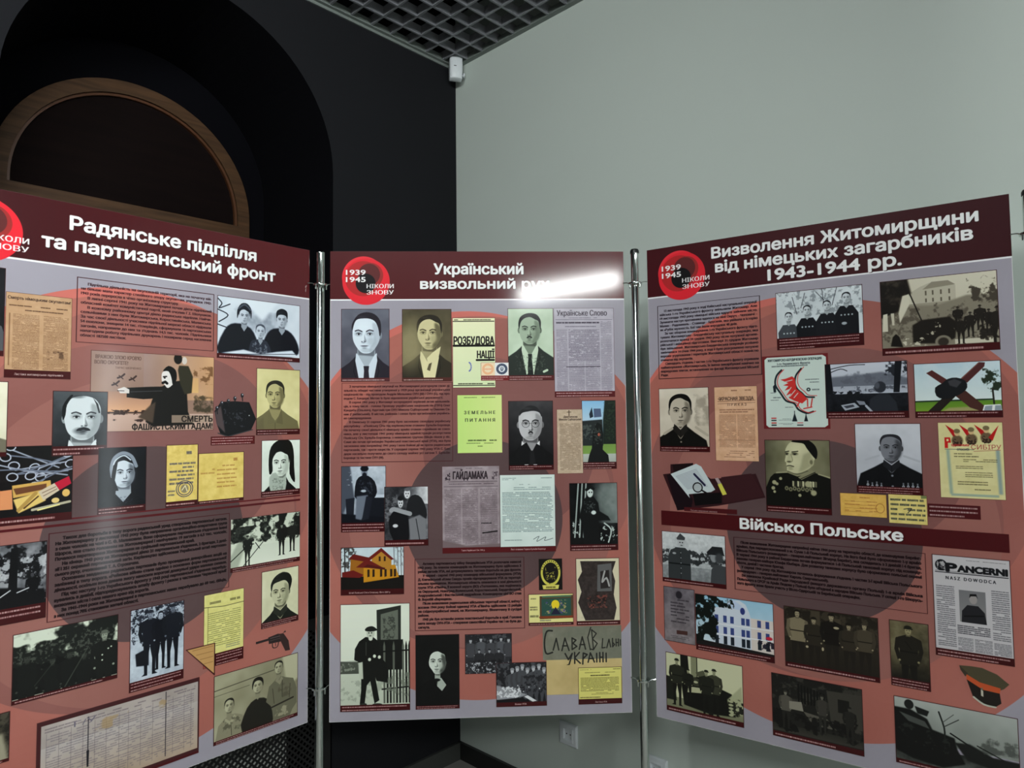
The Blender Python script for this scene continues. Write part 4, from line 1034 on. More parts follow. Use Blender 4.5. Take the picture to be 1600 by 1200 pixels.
# ------------------------------------------------------------------ middle board
def board_middle():
    cv = background((76, 24, 27), (88, 29, 32))
    T(cv, 'Український', 314, 587, 70, 32, WH, .04, shadow=1.6)
    T(cv, 'визвольний рух', 273, 668, 115, 30, WH, .04, shadow=1.6)
    parts = [('title_band', 'dark red title band of the middle board', (0, 0, 900, 147)), ('emblem', 'round red emblem with white numerals and words', circle(105, 88, 75))]
    add = lambda n, l, r: parts.append((n, l, r))
    r = (33, 177, 178, 398); P = Pic(cv, r, ((34, 28, 36), (206, 220, 232)))
    portrait(P, (.52, .36, .29), skin=.97, bg=(.42, .32), body=.12, hair=.1, t=-.15, sw=2.2, drop=1.75, shade=.2, hi=.05, jaw=.9, ear=3,
             hairp=[(-1.0, -.3), (-1.02, -.8), (-.6, -1.45), (0, -1.65), (.6, -1.5), (1.0, -1.0), (1.05, -.2), (.95, .1), (.85, -.5), (.6, -1.0), (.1, -1.2), (-.6, -1.15), (-.85, -.85)])
    P.cap(.05, 1, .9, (96, 58, 60)); P.frame(); add('photograph', 'bluish portrait of a man with receding hair, suit and dotted tie', r)
    r = (216, 178, 366, 399); P = Pic(cv, r, ((34, 30, 24), (224, 216, 172)))
    portrait(P, (.55, .34, .245), skin=.84, bg=(.3, .42), body=.16, hair=.1, t=-.12, sw=2.4, drop=1.9, shade=.6, ear=3, light=-1, tie=False, jaw=.9)
    P.e(.16, .5, .25, .3, .75, 1, .5); P.p([(.5, .68), (.62, .6), (.78, .52), (.74, .66), (.6, .8), (.53, .84)], .92, 1); P.p([(.54, .76), (.6, .74), (.56, .86), (.5, .84)], .35, .5); P.cap(.05, 1, .82, (92, 56, 50)); P.frame()
    add('photograph', 'olive-toned portrait of a man with a white collar', r)
    # journal
    r = (369, 205, 500, 420); P = Pic(cv, r).fill((222, 226, 178)); BK = (30, 26, 24)
    P.grad((226, 228, 184), (206, 222, 176)); P.lines((.04, .02, .9, .045), 1, BK, .8, 3, .6, .9); P.l([(.02, .052), (.97, .052)], .02, BK)
    P.l([(.03, .4), (.96, .4)], .05, BK); P.l([(.56, .605), (.96, .605)], .045, BK); P.lines((.03, .93, .96, .955), 1, BK, .95, 4, .7, .9); P.l([(.02, .965), (.97, .965)], .018, BK)
    for a_ in range(8): P.e(.38 + .05 * math.cos(-1.4 + a_ * .4), .7 + .06 * math.sin(-1.4 + a_ * .4), .016, .01, (96, 108, 170), .4)
    P.frame((110, 50, 48), 1.5); T(cv, 'РОЗБУДОВА', 373, 496, 287, 24, BK, .03); T(cv, 'НАЦІЇ', 444, 496, 329, 22, BK, .03); add('journal_cover', 'cream journal cover with heavy black lettering', r)
    # p3 & newspaper
    r = (538, 177, 679, 399); P = Pic(cv, r, ((22, 26, 26), (206, 226, 200)))
    portrait(P, (.48, .3, .235), skin=.74, bg=(.86, .92), body=.18, hair=.05, t=-.04, sw=2.35, drop=1.75, mous=.5, shade=.3, brow=.05)
    P.fol((.05, .6, .95, .93), .4, 6, .58, 3, .08, .55); P.l([(.31, .55), (.4, .75), (.42, .9)], .022, .92); P.l([(.78, .88), (.85, .86)], .05, .9); P.cap(.07, 2, .75, (96, 44, 46)); P.frame()
    add('photograph', 'greenish portrait of a man with wavy hair and a moustache', r)
    r = (680, 177, 866, 451); P = Pic(cv, r).fill((172, 168, 178)); P.nz(30, 12, 3); INK = (64, 58, 72)
    P.lines((.25, .105, .75, .12), 1, INK, .8, 3); P.l([(.03, .13), (.97, .13)], .004, INK); P.lines((.04, .15, .76, .175), 1, (40, 34, 46), .95, 3, .7, .95); P.lines((.12, .2, .7, .22), 1, INK, .9, 4, .5)
    P.lines((.04, .24, .22, .94), 64, INK, .92, 5, .5, .6); P.lines((.24, .24, .76, .6), 30, INK, .9, 6, .5, .7); P.lines((.24, .6, .5, .94), 32, INK, .92, 7, .5, .6); P.lines((.52, .6, .76, .94), 32, INK, .92, 8, .5, .6); P.lines((.78, .15, .96, .94), 70, INK, .92, 9, .5, .6)
    P.l([(.2, .66), (.76, .66)], .01, (50, 44, 54)); P.cap(.065, 2, .9, (96, 36, 40)); P.frame(px=1.3); T(cv, 'Українське Слово', 690, 845, 200, 17, (58, 50, 62), .02)
    add('newspaper_print', 'grey newspaper front page at the upper right of the middle board', r)
    # seals
    r = (455, 343, 540, 398); P = Pic(cv, r).fill((226, 228, 226)); P.a[:, :int(P.w * .5)] = (240, 208, 176)
    th = np.linspace(0, 6.3, 26)
    for rr in (.19, .15): P.l([(.25 + rr * math.cos(a), .36 + rr * 1.5 * math.sin(a)) for a in th], .02, (232, 150, 104))
    P.lines((.12, .32, .38, .42), 1, (226, 120, 90), .9, 3, .7)
    P.e(.75, .36, .2, .3, (44, 58, 84), .08); P.e(.75, .36, .12, .18, (214, 220, 226), .1); P.l([(.7, .28), (.71, .42), (.75, .46), (.79, .42), (.8, .28)], .02, (44, 58, 84)); P.l([(.75, .24), (.75, .46)], .02, (44, 58, 84))
    for a in np.linspace(0, 6.28, 18)[:-1]: P.e(.75 + .16 * math.cos(a), .36 + .24 * math.sin(a), .012, .018, (190, 200, 214))
    P.cap(.27, 2, .8, (120, 48, 50)); P.frame((120, 50, 50), 1.2); add('seal_prints', 'pair of small round seals, one orange and one blue', r)
    boxmm(cv, 35, 402, 368, 641, (70, 26, 30), 1.4)
    para(cv, """>З початком німецької окупації на Житомирщині розгорнули свою ді-
яльність обидві частини утвореної у 1929 році організації українських
націоналістів – під проводом Андрія Мельника ОУН (М) і ОУН (Б), під про-
водом С. Бандери. Метою їх було відновлення української державності.|
>В серпні 1941 року у Житомирі зосереджено керівний актив мельників-
ців, в тому числі – голова Проводу українських націоналістів (ПУН) Олег
Кандиба (Ольжич), бургомістри ОУН Микола Сціборський та Омелян Се-
ник (Грибівський). В містах, районах і селах було організоване українсь-
ке самоврядування.|
>В Олевську 21 серпня 1941 року було засновано своєрідну українську
республіку – «Поліську Січ» під керівництвом отамана Бульби-Боровця.
На початку своєї діяльності німецьку армію отаман сприймав як союз-
ника, але у листопаді 1941 року німецька адміністрація розпустила
Поліську Січ. Бульба-Боровець з невеликою групою бійців пішов у ліс.
Саме він почав організацію Української повстанської армії (УПА), яка була
заснована ним наприкінці 1941 року і вела бойові дії як проти радянських
партизанів, так і проти нацистів. У середині серпня 1943 року УПА С. Бан-
дери насильно получила до свого складу майже усі загони Т. Бульби-
Боровця та частини ОУН (М).|""", 42, 361, 416, 11.9, 6.5, (46, 18, 22), .05, indent=16, nat=.95)
    add('text_panel', 'framed paragraph under the two portraits of the middle board', (35, 402, 368, 641))
    r = (382, 441, 518, 618); P = Pic(cv, r).grad((190, 222, 132), (196, 226, 140)); P.grad((184, 218, 130), (206, 226, 146), 1); G = (44, 58, 36)
    P.lines((.15, .035, .85, .06), 1, G, .9, 3, .6); P.lines((.13, .765, .87, .8), 1, G, .95, 4, .7, .9); P.lines((.2, .82, .8, .845), 1, G, .9, 5, .6); P.lines((.45, .87, .56, .895), 1, G, 1, 5, .7)
    P.frame((96, 40, 40), 1.4)
    for st, a, b, y in (('З Е М Е Л Ь Н Е', 403, 497, 500), ('П И Т А Н Н Я', 406, 496, 523)): T(cv, st, a, b, y, 10, G, .03)
    add('booklet_cover', 'bright green booklet cover', r)
    r = (537, 461, 674, 671); P = Pic(cv, r, ((10, 10, 12), (226, 226, 228)))
    portrait(P, (.49, .34, .27), skin=.8, bg=(.3, .02), body=.04, hair=.2, t=.02, sw=2.1, drop=1.8, glasses=True, mous=.25, collar='suit', shade=.25, hi=.1,
             hairp=[(-.9, -.7), (-.8, -1.1), (-.35, -1.45), (.1, -1.55), (.55, -1.4), (.9, -.9), (.92, -.6), (.75, -.95), (.3, -1.1), (-.2, -1.05), (-.65, -.95)])
    P.p([(.26, .66), (.4, .6), (.52, .74), (.62, .62), (.78, .68), (.8, .92), (.25, .92)], .05, 1.5); P.p([(.48, .72), (.56, .72), (.6, .92), (.46, .92)], .14, 1); P.cap(.07, 2, .55); P.frame()
    add('photograph', 'portrait of a man with round glasses on a black ground', r)
    r = (762, 462, 867, 671); P = Pic(cv, r).fill((150, 190, 222)); P.grad((136, 182, 222), (186, 206, 220), 0, (0, 0, 1, .4)); P.p([(.68, 0), (1, 0), (1, .7), (.6, .7), (.62, .3)], (36, 48, 40), 3); P.fol((.6, 0, 1, .7), (52, 66, 52), 8, .55, 3, .1)
    P.grad((120, 148, 84), (128, 156, 92), 0, (0, .64, 1, .8)); P.grad((176, 184, 176), (150, 156, 150), 0, (0, .78, 1, 1)); P.p([(0, .3), (.6, .28), (.62, .66), (0, .66)], (52, 58, 58), 2); P.fol((0, .3, .6, .62), (84, 90, 88), 10, .55, 5, .1)
    P.p([(.28, .7), (.32, .45), (.45, .32), (.58, .36), (.62, .5), (.6, .72), (.76, .8), (.8, .98), (.12, .98), (.2, .8)], (30, 34, 34), 1); P.p([(.35, .12), (.56, .12), (.58, .24), (.36, .25)], (92, 104, 128), 1.5)
    P.p([(.22, .2), (.3, .1), (.34, .24), (.24, .26)], (44, 56, 66), 1.5); P.e(.5, .5, .04, .025, (190, 110, 90), .4); P.fol((.3, .35, .62, .7), (70, 76, 72), 8, .55, 7, .1); P.cap(.1, 3, .85); P.frame()
    add('photograph', 'colour photograph of a dark stone monument under blue sky', r)
    r = (685, 488, 764, 684); P = Pic(cv, r).fill((186, 168, 148)); P.nz(20, 14, 3); P.l([(.48, .02), (.48, .1)], .03, (70, 54, 44)); P.l([(.4, .045), (.56, .045)], .02, (70, 54, 44)); P.lines((.1, .22, .92, .95), 46, (74, 60, 50), .92, 5, .5, .75)
    P.frame((84, 44, 42), 1.2); T(cv, 'Двоголосна', 706, 748, 514, 6, (50, 36, 32), .03); T(cv, 'Микола Сціборський', 692, 760, 522, 6, (50, 36, 32), .03); add('document_print', 'narrow tan obituary column with a cross', r)
    # seated man in a coat / couple
    r = (34, 652, 167, 848); P = Pic(cv, r, BLU).grad(.82, .6); P.nz(30, 24, 3); P.p([(0, 0), (.2, 0), (.3, .5), (.12, .6), (0, .8)], .35, 4); P.fol((.12, .04, .42, .3), .75, 12, .5, 5, .15); P.p([(.6, .45), (1, .45), (1, .9), (.6, .9)], .1, 1); P.l([(.72, .46), (1, .46)], .07, .85)
    P.p([(.1, .5), (.3, .48), (.28, .75), (.12, .75)], .15, 1); P.p([(0, .72), (1, .78), (1, .88), (0, .88)], .06, 3)
    P.p([(.3, .4), (.34, .22), (.45, .15), (.6, .15), (.75, .24), (.8, .4), (.72, .5), (.66, .46), (.62, .48), (.34, .5)], .08, 1.5, sm=2); P.fol((.32, .16, .78, .48), .35, 8, .58, 4, .08, .7, .3)
    P.p([(.34, .46), (.6, .44), (.56, .7), (.45, .82), (.32, .8)], .5, 2.5); P.p([(.56, .46), (.7, .48), (.62, .8), (.46, .83)], .15, 2); P.e(.52, .1, .07, .06, .6, .3); P.e(.52, .04, .09, .045, .06, .3); P.e(.52, .14, .05, .04, .1, .5); P.e(.5, .38, .06, .02, .8, .4)
    P.cap(.14, 3, .85); P.frame(); add('photograph', 'photograph of a bearded man in a leather coat', r)
    r = (162, 715, 293, 892); P = Pic(cv, r, BW_T).grad(.2, .25); P.grad(.25, .9, 1, (.5, 0, 1, .35)); P.fol((0, .1, .45, .7), .5, 14, .52, 4, .15, .7); P.grad(.4, .5, 0, (.85, .3, 1, .88)); P.nz(20, 30, 8)
    P.p([(.5, .4), (.56, .2), (.7, .14), (.85, .2), (.96, .4), (.95, .55), (.8, .5), (.6, .5)], .14, 1.5, sm=2); P.e(.52, .12, .07, .085, .85, .25); P.e(.52, .05, .07, .03, .4, .4); P.p([(.1, .6), (.2, .42), (.45, .38), (.56, .6), (.55, .9), (.2, .9)], .07, 2, sm=2)
    P.l([(.16, .4), (.22, .38), (.4, .42), (.58, .46)], .1, .62, sm=3); P.e(.37, .27, .06, .085, .82, .25); P.e(.37, .2, .07, .04, .1, .4); P.e(.25, .66, .06, .03, .85, .3); P.p([(.55, .55), (.8, .48), (.94, .55), (.95, .9), (.58, .9)], .5, 3); P.l([(.72, .55), (.8, .9)], .02, .2)
    for x, y in ((.52, .12), (.37, .28)):
        for d in (-1, 1): P.e(x + d * .025, y, .012, .012, .1, .5)
        P.e(x, y + .045, .018, .007, .2, .5)
    P.cap(.1, 1, .9); P.frame(); add('photograph', 'photograph of a seated couple', r)
    # newspaper and letter
    rectmm(cv, 335, 657, 508, 902, (90, 30, 34)); r = (335, 657, 508, 902); P = Pic(cv, r).fill((150, 140, 144)); P.nz(30, 24, 3); INK = (60, 50, 58)
    P.lines((.22, .02, .7, .035), 1, INK, .8, 3); P.l([(.1, .19), (.96, .19)], .006, INK); P.lines((.12, .21, .9, .225), 1, INK, .9, 3, .6); P.l([(.03, .25), (.97, .25)], .005, INK); P.fol((.04, .06, .16, .18), INK, 6, .48, 3, .06); P.fol((.84, .05, .98, .18), INK, 5, .52, 4, .06, .7)
    P.lines((.04, .28, .32, .96), 60, INK, .9, 5, .5, .6); P.lines((.35, .28, .62, .96), 60, INK, .9, 6, .5, .6); P.lines((.66, .28, .96, .96), 58, INK, .92, 7, .5, .7); P.l([(.7, .82), (.95, .8)], .02, (20, 16, 20)); P.l([(.68, .7), (.85, .7)], .012, (30, 26, 30)); P.p([(0, .9), (.4, .97), (1, .95), (1, 1), (0, 1)], (120, 108, 110), 3)
    P.frame((90, 60, 60), 1); T(cv, 'ГАЙДАМАКА', 368, 472, 695, 22, (44, 34, 40), .03)
    Pic(cv, (335, 900, 677, 917)).fill((84, 20, 24)).cap(1.0, 1, 0, (84, 20, 24)); T(cv, 'Газета Української Січі. 1941 р.', 392, 462, 911, 5, (226, 214, 210), .02); T(cv, 'Лист отамана Тараса Бульби-Боровця', 540, 645, 911, 5, (226, 214, 210), .02)
    add('newspaper_print', 'worn brown newspaper page beside the typed letter', r)
    r = (509, 685, 676, 901); P = Pic(cv, r).fill((202, 218, 212)); P.nz(60, 8, 4); G = (70, 88, 92); P.lines((.04, .04, .3, .08), 2, G, .8, 3); P.lines((.68, .04, .95, .065), 1, G, .8, 4); P.lines((.35, .13, .55, .15), 1, G, .6, 5); P.lines((.25, .17, .92, .22), 2, G, .9, 6)
    P.lines((.04, .24, .97, .8), 27, G, .95, 7, .5, .75, (3, 9), .08); P.l([(.6, .9), (.7, .86), (.66, .93), (.82, .87), (.8, .92), (.95, .89)], .008, (60, 70, 76), sm=4); P.lines((.08, .9, .45, .925), 1, G, .9, 8); P.frame((60, 40, 40), 1.2)
    add('document_print', 'pale typed letter with a signature', r); add('caption_strip', None, (335, 902, 677, 917))
    r = (720, 713, 867, 917); P = Pic(cv, r, ((8, 10, 12), (222, 236, 230))).fill(.04); P.grad(.04, .5, 1, (.5, 0, 1, .6)); P.e(.8, .25, .3, .3, .6, 1, .8); P.nz(40, 20, 2)
    for a, b in ((.1, .14), (.2, .22), (.28, .3)): P.l([(b + .05, 0), (a, .8)], .03, .85, 0, .8)
    P.p([(.2, .5), (.28, .26), (.36, .2), (.5, .2), (.6, .3), (.62, .42), (.8, .5), (.85, .56), (.6, .56), (.62, .95), (.3, .95), (.26, .6)], .08, 1.5); P.fol((.24, .22, .6, .5), .4, 7, .58, 4, .06, .8, .2); P.e(.43, .14, .065, .075, .88, .2); P.l([(.36, .1), (.44, .06), (.5, .09)], .06, .06); P.e(.5, .44, .05, .03, .9, .3)
    for d in (-1, 1): P.e(.44 + d * .025, .14, .012, .011, .08)
    P.fol((.55, .6, 1, .92), .85, 10, .6, 6, .05, .9, .2); P.l([(.72, .6), (.86, .7), (.8, .88)], .03, .8, sm=3); P.fol((.02, .5, .26, .85), .85, 9, .55, 3, .06, .9, .2); P.cap(.09, 2, .85); P.frame()
    add('photograph', 'stark photograph of a man in a beret with a carved chair', r)
    r = (33, 893, 220, 1034); P = Pic(cv, r).grad((188, 206, 214), (206, 214, 216)); P.nz(30, 10, 2)
    for x in (.06, .12, .84, .9, .95): P.l([(x, 0), (x + .01, .7)], .02 if x < .1 else .008, (60, 56, 58))
    P.fol((.8, 0, 1, .5), (120, 120, 124), 8, .6, 4, .06, .7); P.fol((0, 0, .25, .5), (60, 58, 56), 10, .5, 4, .08, .8)
    P.p([(0, .62), (1, .6), (1, 1), (0, 1)], (30, 26, 24)); P.p([(.16, .2), (.42, .26), (.42, .62), (.14, .6)], (150, 106, 44)); P.p([(.36, .4), (.86, .38), (.92, .64), (.36, .74)], (186, 136, 44)); P.p([(.5, .2), (.65, .06), (.8, .24), (.8, .5), (.46, .46)], (170, 128, 60))
    P.p([(.12, .24), (.2, .14), (.45, .22), (.44, .32)], (108, 42, 38)); P.p([(.44, .22), (.64, .02), (.84, .26), (.8, .28), (.64, .1), (.46, .28), (.7, .46), (.24, .42)], (112, 44, 40)); P.p([(.02, .52), (.2, .48), (.36, .58), (.3, .64), (.02, .62)], (110, 40, 36)); P.p([(.36, .42), (.42, .36), (.7, .44), (.7, .48)], (90, 36, 34))
    for x in (.42, .5, .62, .69, .78, .84): P.p([(x, .47), (x + .035, .47), (x + .035, .62), (x, .63)], (60, 44, 30))
    for x in (.6, .68): P.p([(x, .2), (x + .03, .2), (x + .03, .3), (x, .3)], (70, 50, 34))
    P.cap(.12, 1, 0); P.frame(); T(cv, 'Штаб Поліської Січі в Олевську. Фото 2007 р.', 58, 180, 1029, 5, (226, 214, 210), .02); add('photograph', 'colour photograph of a yellow house with a red roof', r)
    boxmm(cv, 252, 931, 580, 1143, (74, 26, 28), 1.6)
    para(cv, """>Активну партизанську війну бандерівська УПА розпочала навесні
1943 року. За планом командирів на Житомирщину було здійснено 3
рейди загонів УПА, які дотримувались тактики боротьби на два фронти.
>У червні - серпні 1943 року командир військової формувань (УПА)
Д. Клячківський «Клим Савур» провів підпорядкування УПА за територі-
альним принципом. Житомирська область опинилася в зоні діяльності
групи УПА «Північ», її воєнної округи (ВО) «Тютюнник», яка поділялась
на Овруцький, Новоград-Волинський, Коростенський, Бердичівський,
Андрушівський і Фастівський надрайони. Командиром цієї ВО став
Ф. Воробій «Верещака».|
>Після визволення радянськими військами території області, влітку і
восени 1944 року бойові одиниці УПА «Північ» здійснили 12 рейдів
на східноукраїнські землі, на Житомирщину, Вінниччину й сусідні
райони.|
>1945 рік був останнім роком повстанської боротьби в краї. Головна
мета заходу ОУН-УПА – створення самостійної України так і не була до-
сягнута.|""", 262, 570, 949, 11.7, 6.7, (28, 10, 14), .065, indent=14, nat=.95)
    add('text_panel', 'framed paragraph in the lower half of the middle board', (252, 931, 580, 1143))
    r = (624, 939, 695, 1032); P = Pic(cv, r).fill((24, 22, 18)); P.e(.5, .45, .42, .42, (196, 190, 96), .04); P.e(.5, .45, .33, .33, (34, 32, 24), .05); P.fol((.18, .15, .82, .78), (200, 192, 98), 7, .56, 5, .06, .9, .2); P.p([(.28, .25), (.6, .2), (.78, .4), (.4, .45)], (30, 28, 22), .6); P.l([(.4, .2), (.46, .8)], .03, (28, 26, 20))
    for a in np.linspace(.3, 2.84, 12): P.e(.5 + .375 * math.cos(-a), .45 + .375 * math.sin(-a), .022, .018, (30, 28, 20))
    P.p([(.14, .84), (.86, .84), (.82, .97), (.18, .97)], (206, 196, 110)); P.lines((.3, .87, .7, .95), 1, (30, 26, 20), 1, 3, .7); P.frame((60, 30, 24), 1.2); add('emblem_print', 'small black and yellow oval badge', r)
    r = (591, 1043, 727, 1136); P = Pic(cv, r).fill((222, 214, 146)); P.p([(.25, .07), (.99, .05), (.99, .78), (.25, .8)], (96, 78, 58)); P.p([(.29, .16), (.95, .14), (.95, .7), (.29, .71)], (60, 92, 84)); P.fol((.29, .15, .95, .7), (186, 170, 110), 8, .56, 3, .06, .8); P.fol((.29, .15, .95, .7), (96, 84, 140), 9, .6, 9, .06, .8)
    P.e(.6, .34, .09, .14, (228, 200, 60), .1); P.p([(.5, .66), (.6, .42), (.72, .66)], (44, 46, 70), 1); P.l([(.26, .74), (.98, .74)], .05, (132, 74, 46)); P.l([(.32, .09), (.94, .08)], .035, (84, 120, 96)); P.lines((.05, .12, .17, .18), 1, (40, 40, 40), 1, 2, .7); P.lines((.03, .38, .2, .54), 2, (40, 40, 40), 1, 3, .6); P.lines((.03, .66, .22, .74), 1, (40, 40, 40), 1, 4, .8); P.lines((.25, .82, .5, .88), 1, (50, 60, 90), 1, 5, .7)
    P.cap(.09, 1, .95); P.frame(); add('banknote_print', 'small colourful voucher with a cream margin', r)
    r = (736, 940, 869, 1139); P = Pic(cv, r).fill((206, 198, 170)); P.p([(.1, .04), (.92, .05), (.84, .2), (.9, .35), (.86, .55), (.92, .75), (.86, .93), (.2, .93), (.12, .8), (.04, .66), (.12, .5), (.04, .32), (.14, .2)], (66, 58, 56), .5); P.nz(12, 16, 3, (.1, .05, .88, .9))
    P.p([(.5, .1), (.82, .08), (.82, .5), (.48, .5)], (104, 104, 104), 1.5); P.p([(.56, .2), (.76, .18), (.78, .45), (.56, .46)], (56, 50, 50), 1.5); P.l([(.66, .2), (.6, .36), (.7, .3), (.76, .42)], .04, (160, 160, 158), sm=3); P.fol((.15, .5, .8, .8), (136, 84, 74), 10, .52, 5, .12, .8, .3); P.fol((.15, .5, .8, .8), (36, 28, 28), 8, .58, 8, .1, .8, .2)
    P.cap(.06, 1, .95); P.frame(); add('artwork_print', 'dark ragged-edged artwork reproduction', r)
    # boy at the fence
    r = (32, 1060, 237, 1372); P = Pic(cv, r, OLD).grad(.96, .9); P.grad(.36, .34, 0, (0, .53, .6, .65)); P.fol((0, .53, .6, .65), .55, 8, .55, 3, .1); P.grad(.82, .78, 0, (0, .65, 1, .94)); P.fol((0, .66, .7, .94), .6, 10, .56, 5, .12, .6); P.l([(0, .53), (.4, .54)], .008, .9)
    P.p([(.52, .06), (.87, .02), (.87, .4), (.53, .4)], .2); P.p([(.58, .1), (.83, .06), (.83, .4), (.58, .4)], .45); P.fol((.58, .08, .83, .4), .3, 8, .55, 4, .1); P.p([(.54, .34), (.9, .34), (.9, .62), (.62, .62), (.54, .5)], .1, 1.5)
    for i in range(9): x = .62 + i * .045; P.p([(x, .93), (x - .005, .4), (x + .01, .35), (x + .026, .4), (x + .026, .93)], .1 if i % 3 else .42, .4)
    P.l([(.6, .45), (1, .44)], .02, .08); P.l([(.6, .8), (1, .78)], .02, .1); P.fol((.6, .6, 1, .92), .5, 10, .55, 5, .1, .8)
    P.p([(.3, .7), (.32, .56), (.2, .52), (.21, .42), (.27, .35), (.36, .31), (.47, .31), (.56, .36), (.58, .5), (.66, .56), (.68, .74), (.52, .72), (.5, .68), (.56, .9), (.49, .93), (.43, .72), (.38, .76), (.35, .93), (.28, .93), (.3, .8)], .08, .8)
    P.p([(.26, .55), (.32, .54), (.33, .7), (.27, .7)], .8, 2); P.e(.435, .275, .058, .052, .8, .15); P.p([(.355, .25), (.38, .22), (.46, .21), (.52, .235), (.525, .25), (.44, .26)], .12, .5, sm=3); P.e(.435, .325, .03, .02, .9, .3); P.l([(.37, .36), (.37, .48)], .012, .35, a=.7)
    for x, y in ((.42, .52), (.49, .49), (.56, .5)): P.e(x, y, .022, .016, .9, .3)
    for d in (-1, 1): P.e(.43 + d * .02, .272, .009, .006, .1, .5)
    P.e(.43, .3, .015, .004, .2, .5); P.e(.33, .935, .05, .012, .2); P.e(.53, .94, .07, .012, .2); P.cap(.06, 2, .7); P.frame(); add('photograph', 'photograph of a boy in a flat cap beside a picket fence', r)
    r = (253, 1155, 383, 1372); P = Pic(cv, r, ((6, 8, 8), (216, 226, 214))).fill(.05); P.nz(50, 10, 3)
    portrait(P, (.5, .37, .2), skin=.92, bg=None, body=.03, hair=.03, t=-.1, sw=2.3, drop=1.9, collar=None, light=-1, shade=.75, ear=0, jaw=.8, neck=.3)
    P.p([(.44, .62), (.58, .58), (.7, .68), (.6, .76), (.5, .7)], .75, 1.2); P.p([(.3, .6), (.5, .62), (.42, .9), (.2, .9)], .03, 3); P.e(.48, .61, .08, .02, .05, .5); P.cap(.05, 2, .9); P.frame(); add('photograph', 'portrait of a man whose face shows out of the dark', r)
    for k, r in enumerate(((400, 1157, 540, 1273), (492, 1243, 643, 1372))):
        P = Pic(cv, r, BW_T).grad(.15, .25 if k == 0 else .1); P.fol((0, 0, 1, .9), .4, 12, .58, 3 + k, .1, .7)
        if k == 0:
            for i, x in enumerate((.12, .34, .55, .77, .93)): P.fig(x, .1 - .03 * (i % 2), .9, .3 + .06 * (i % 2), .75, .2, .2, 1.1)
            for x in (.3, .52, .72): P.fig(x, .38, .7, .18, .7, .12, wd=1.2)
            P.fol((0, .65, 1, 1), .8, 8, .58, 6, .06, .8); P.fol((0, .6, 1, 1), .08, 12, .55, 9, .1, .8)
        else:
            for i, x in enumerate((.32, .42, .52, .62, .74, .85, .95)): P.fig(x, .12 - .04 * (i % 3) + .02 * i * 0, 1.0, .32, .8, .55, .3, 1.1)
            P.fol((.35, .2, 1, .8), .1, 9, .56, 5, .08, .7); P.p([(0, .5), (.3, .6), (.62, .74), (.5, .78), (.1, .86), (0, .84)], .6, 3); P.fol((0, .5, .6, .85), .92, 9, .52, 4, .08, .9, .2); P.p([(.55, .78), (.62, .75), (.8, .88), (.72, .9)], .9, .6); P.p([(0, .84), (.5, .8), (.72, .92), (0, 1)], .05, 2)
            P.cap(.1, 1, 0); T(cv, 'Вояки УПА', 548, 582, 1367, 4.6, (226, 214, 210), .02)
        P.frame(); add('photograph', ['small photograph of a seated and standing squad', 'photograph of soldiers in a row behind a snowy bank'][k], r)
    r = (633, 1141, 871, 1239); P = Pic(cv, r).fill((128, 128, 112)); P.nz(20, 16, 3); P.fol((0, 0, 1, 1), (108, 112, 98), 40, .5, 4, .3, .5)
    P2 = Pic(cv, (643, 1239, 871, 1341)).fill((198, 176, 120)); P2.nz(40, 16, 5); P2.fol((0, 0, 1, 1), (214, 192, 134), 60, .5, 4, .3, .5)
    IN = (38, 38, 34)
    Pb = Pic(cv, (633, 1141, 871, 1255))
    Pb.l([(.12, .1), (.05, .12), (.02, .4), (.04, .68), (.12, .66)], .02, IN, sm=4); Pb.p([(0, 0), (0, 0), (0, 0)], IN) if False else None
    def hand(pts_list, w=.017):
        for q in pts_list: Pb.l(q, w, IN)
    hand([[(.13, .6), (.17, .3), (.2, .6)], [(.24, .62), (.28, .3), (.33, .62)], [(.25, .5), (.31, .5)], [(.37, .6), (.37, .3), (.42, .36), (.38, .44), (.43, .52), (.37, .6)], [(.46, .6), (.5, .28), (.54, .6)], [(.47, .48), (.53, .48)]])
    hand([[(.6, .62), (.57, .3), (.61, .04)], [(.64, .6), (.62, .1), (.68, .2), (.63, .34), (.69, .46), (.64, .62), (.6, .6)], [(.76, .34), (.75, .58), (.79, .57)], [(.81, .58), (.84, .36), (.86, .56)], [(.885, .34), (.885, .56), (.91, .5), (.885, .44)], [(.93, .36), (.93, .54)], [(.96, .36), (.96, .54)], [(.93, .45), (.96, .45)], [(.985, .38), (.985, .52)]], .014)
    hand([[(.28, .7), (.32, .86), (.37, .7), (.33, .98), (.26, 1.06)], [(.4, .68), (.4, .96)], [(.46, .68), (.4, .82), (.47, .96)], [(.51, .7), (.5, 1.02)], [(.51, .7), (.56, .74), (.51, .84)], [(.57, .94), (.6, .7), (.65, .94)], [(.58, .85), (.64, .85)], [(.68, .72), (.68, .94)], [(.72, .7), (.72, .94)], [(.76, .7), (.76, .94)], [(.72, .82), (.76, .82)], [(.8, .72), (.8, .94)]], .018)
    add('banner_print', 'hand-painted banner, grey above and yellow below', [(633, 1141), (871, 1141), (871, 1341), (643, 1341), (643, 1239), (633, 1239)])
    r = (738, 1264, 870, 1372); P = Pic(cv, r).fill((212, 204, 124)); P.lines((.04, .05, .3, .08), 1, (50, 46, 30), .9, 3, .5); P.lines((.8, .04, .97, .08), 1, (50, 46, 30), .9, 3, .5); P.lines((.15, .13, .85, .17), 1, (50, 46, 30), .9, 5); P.lines((.28, .2, .72, .24), 1, (24, 20, 14), 1, 6, .7, .95)
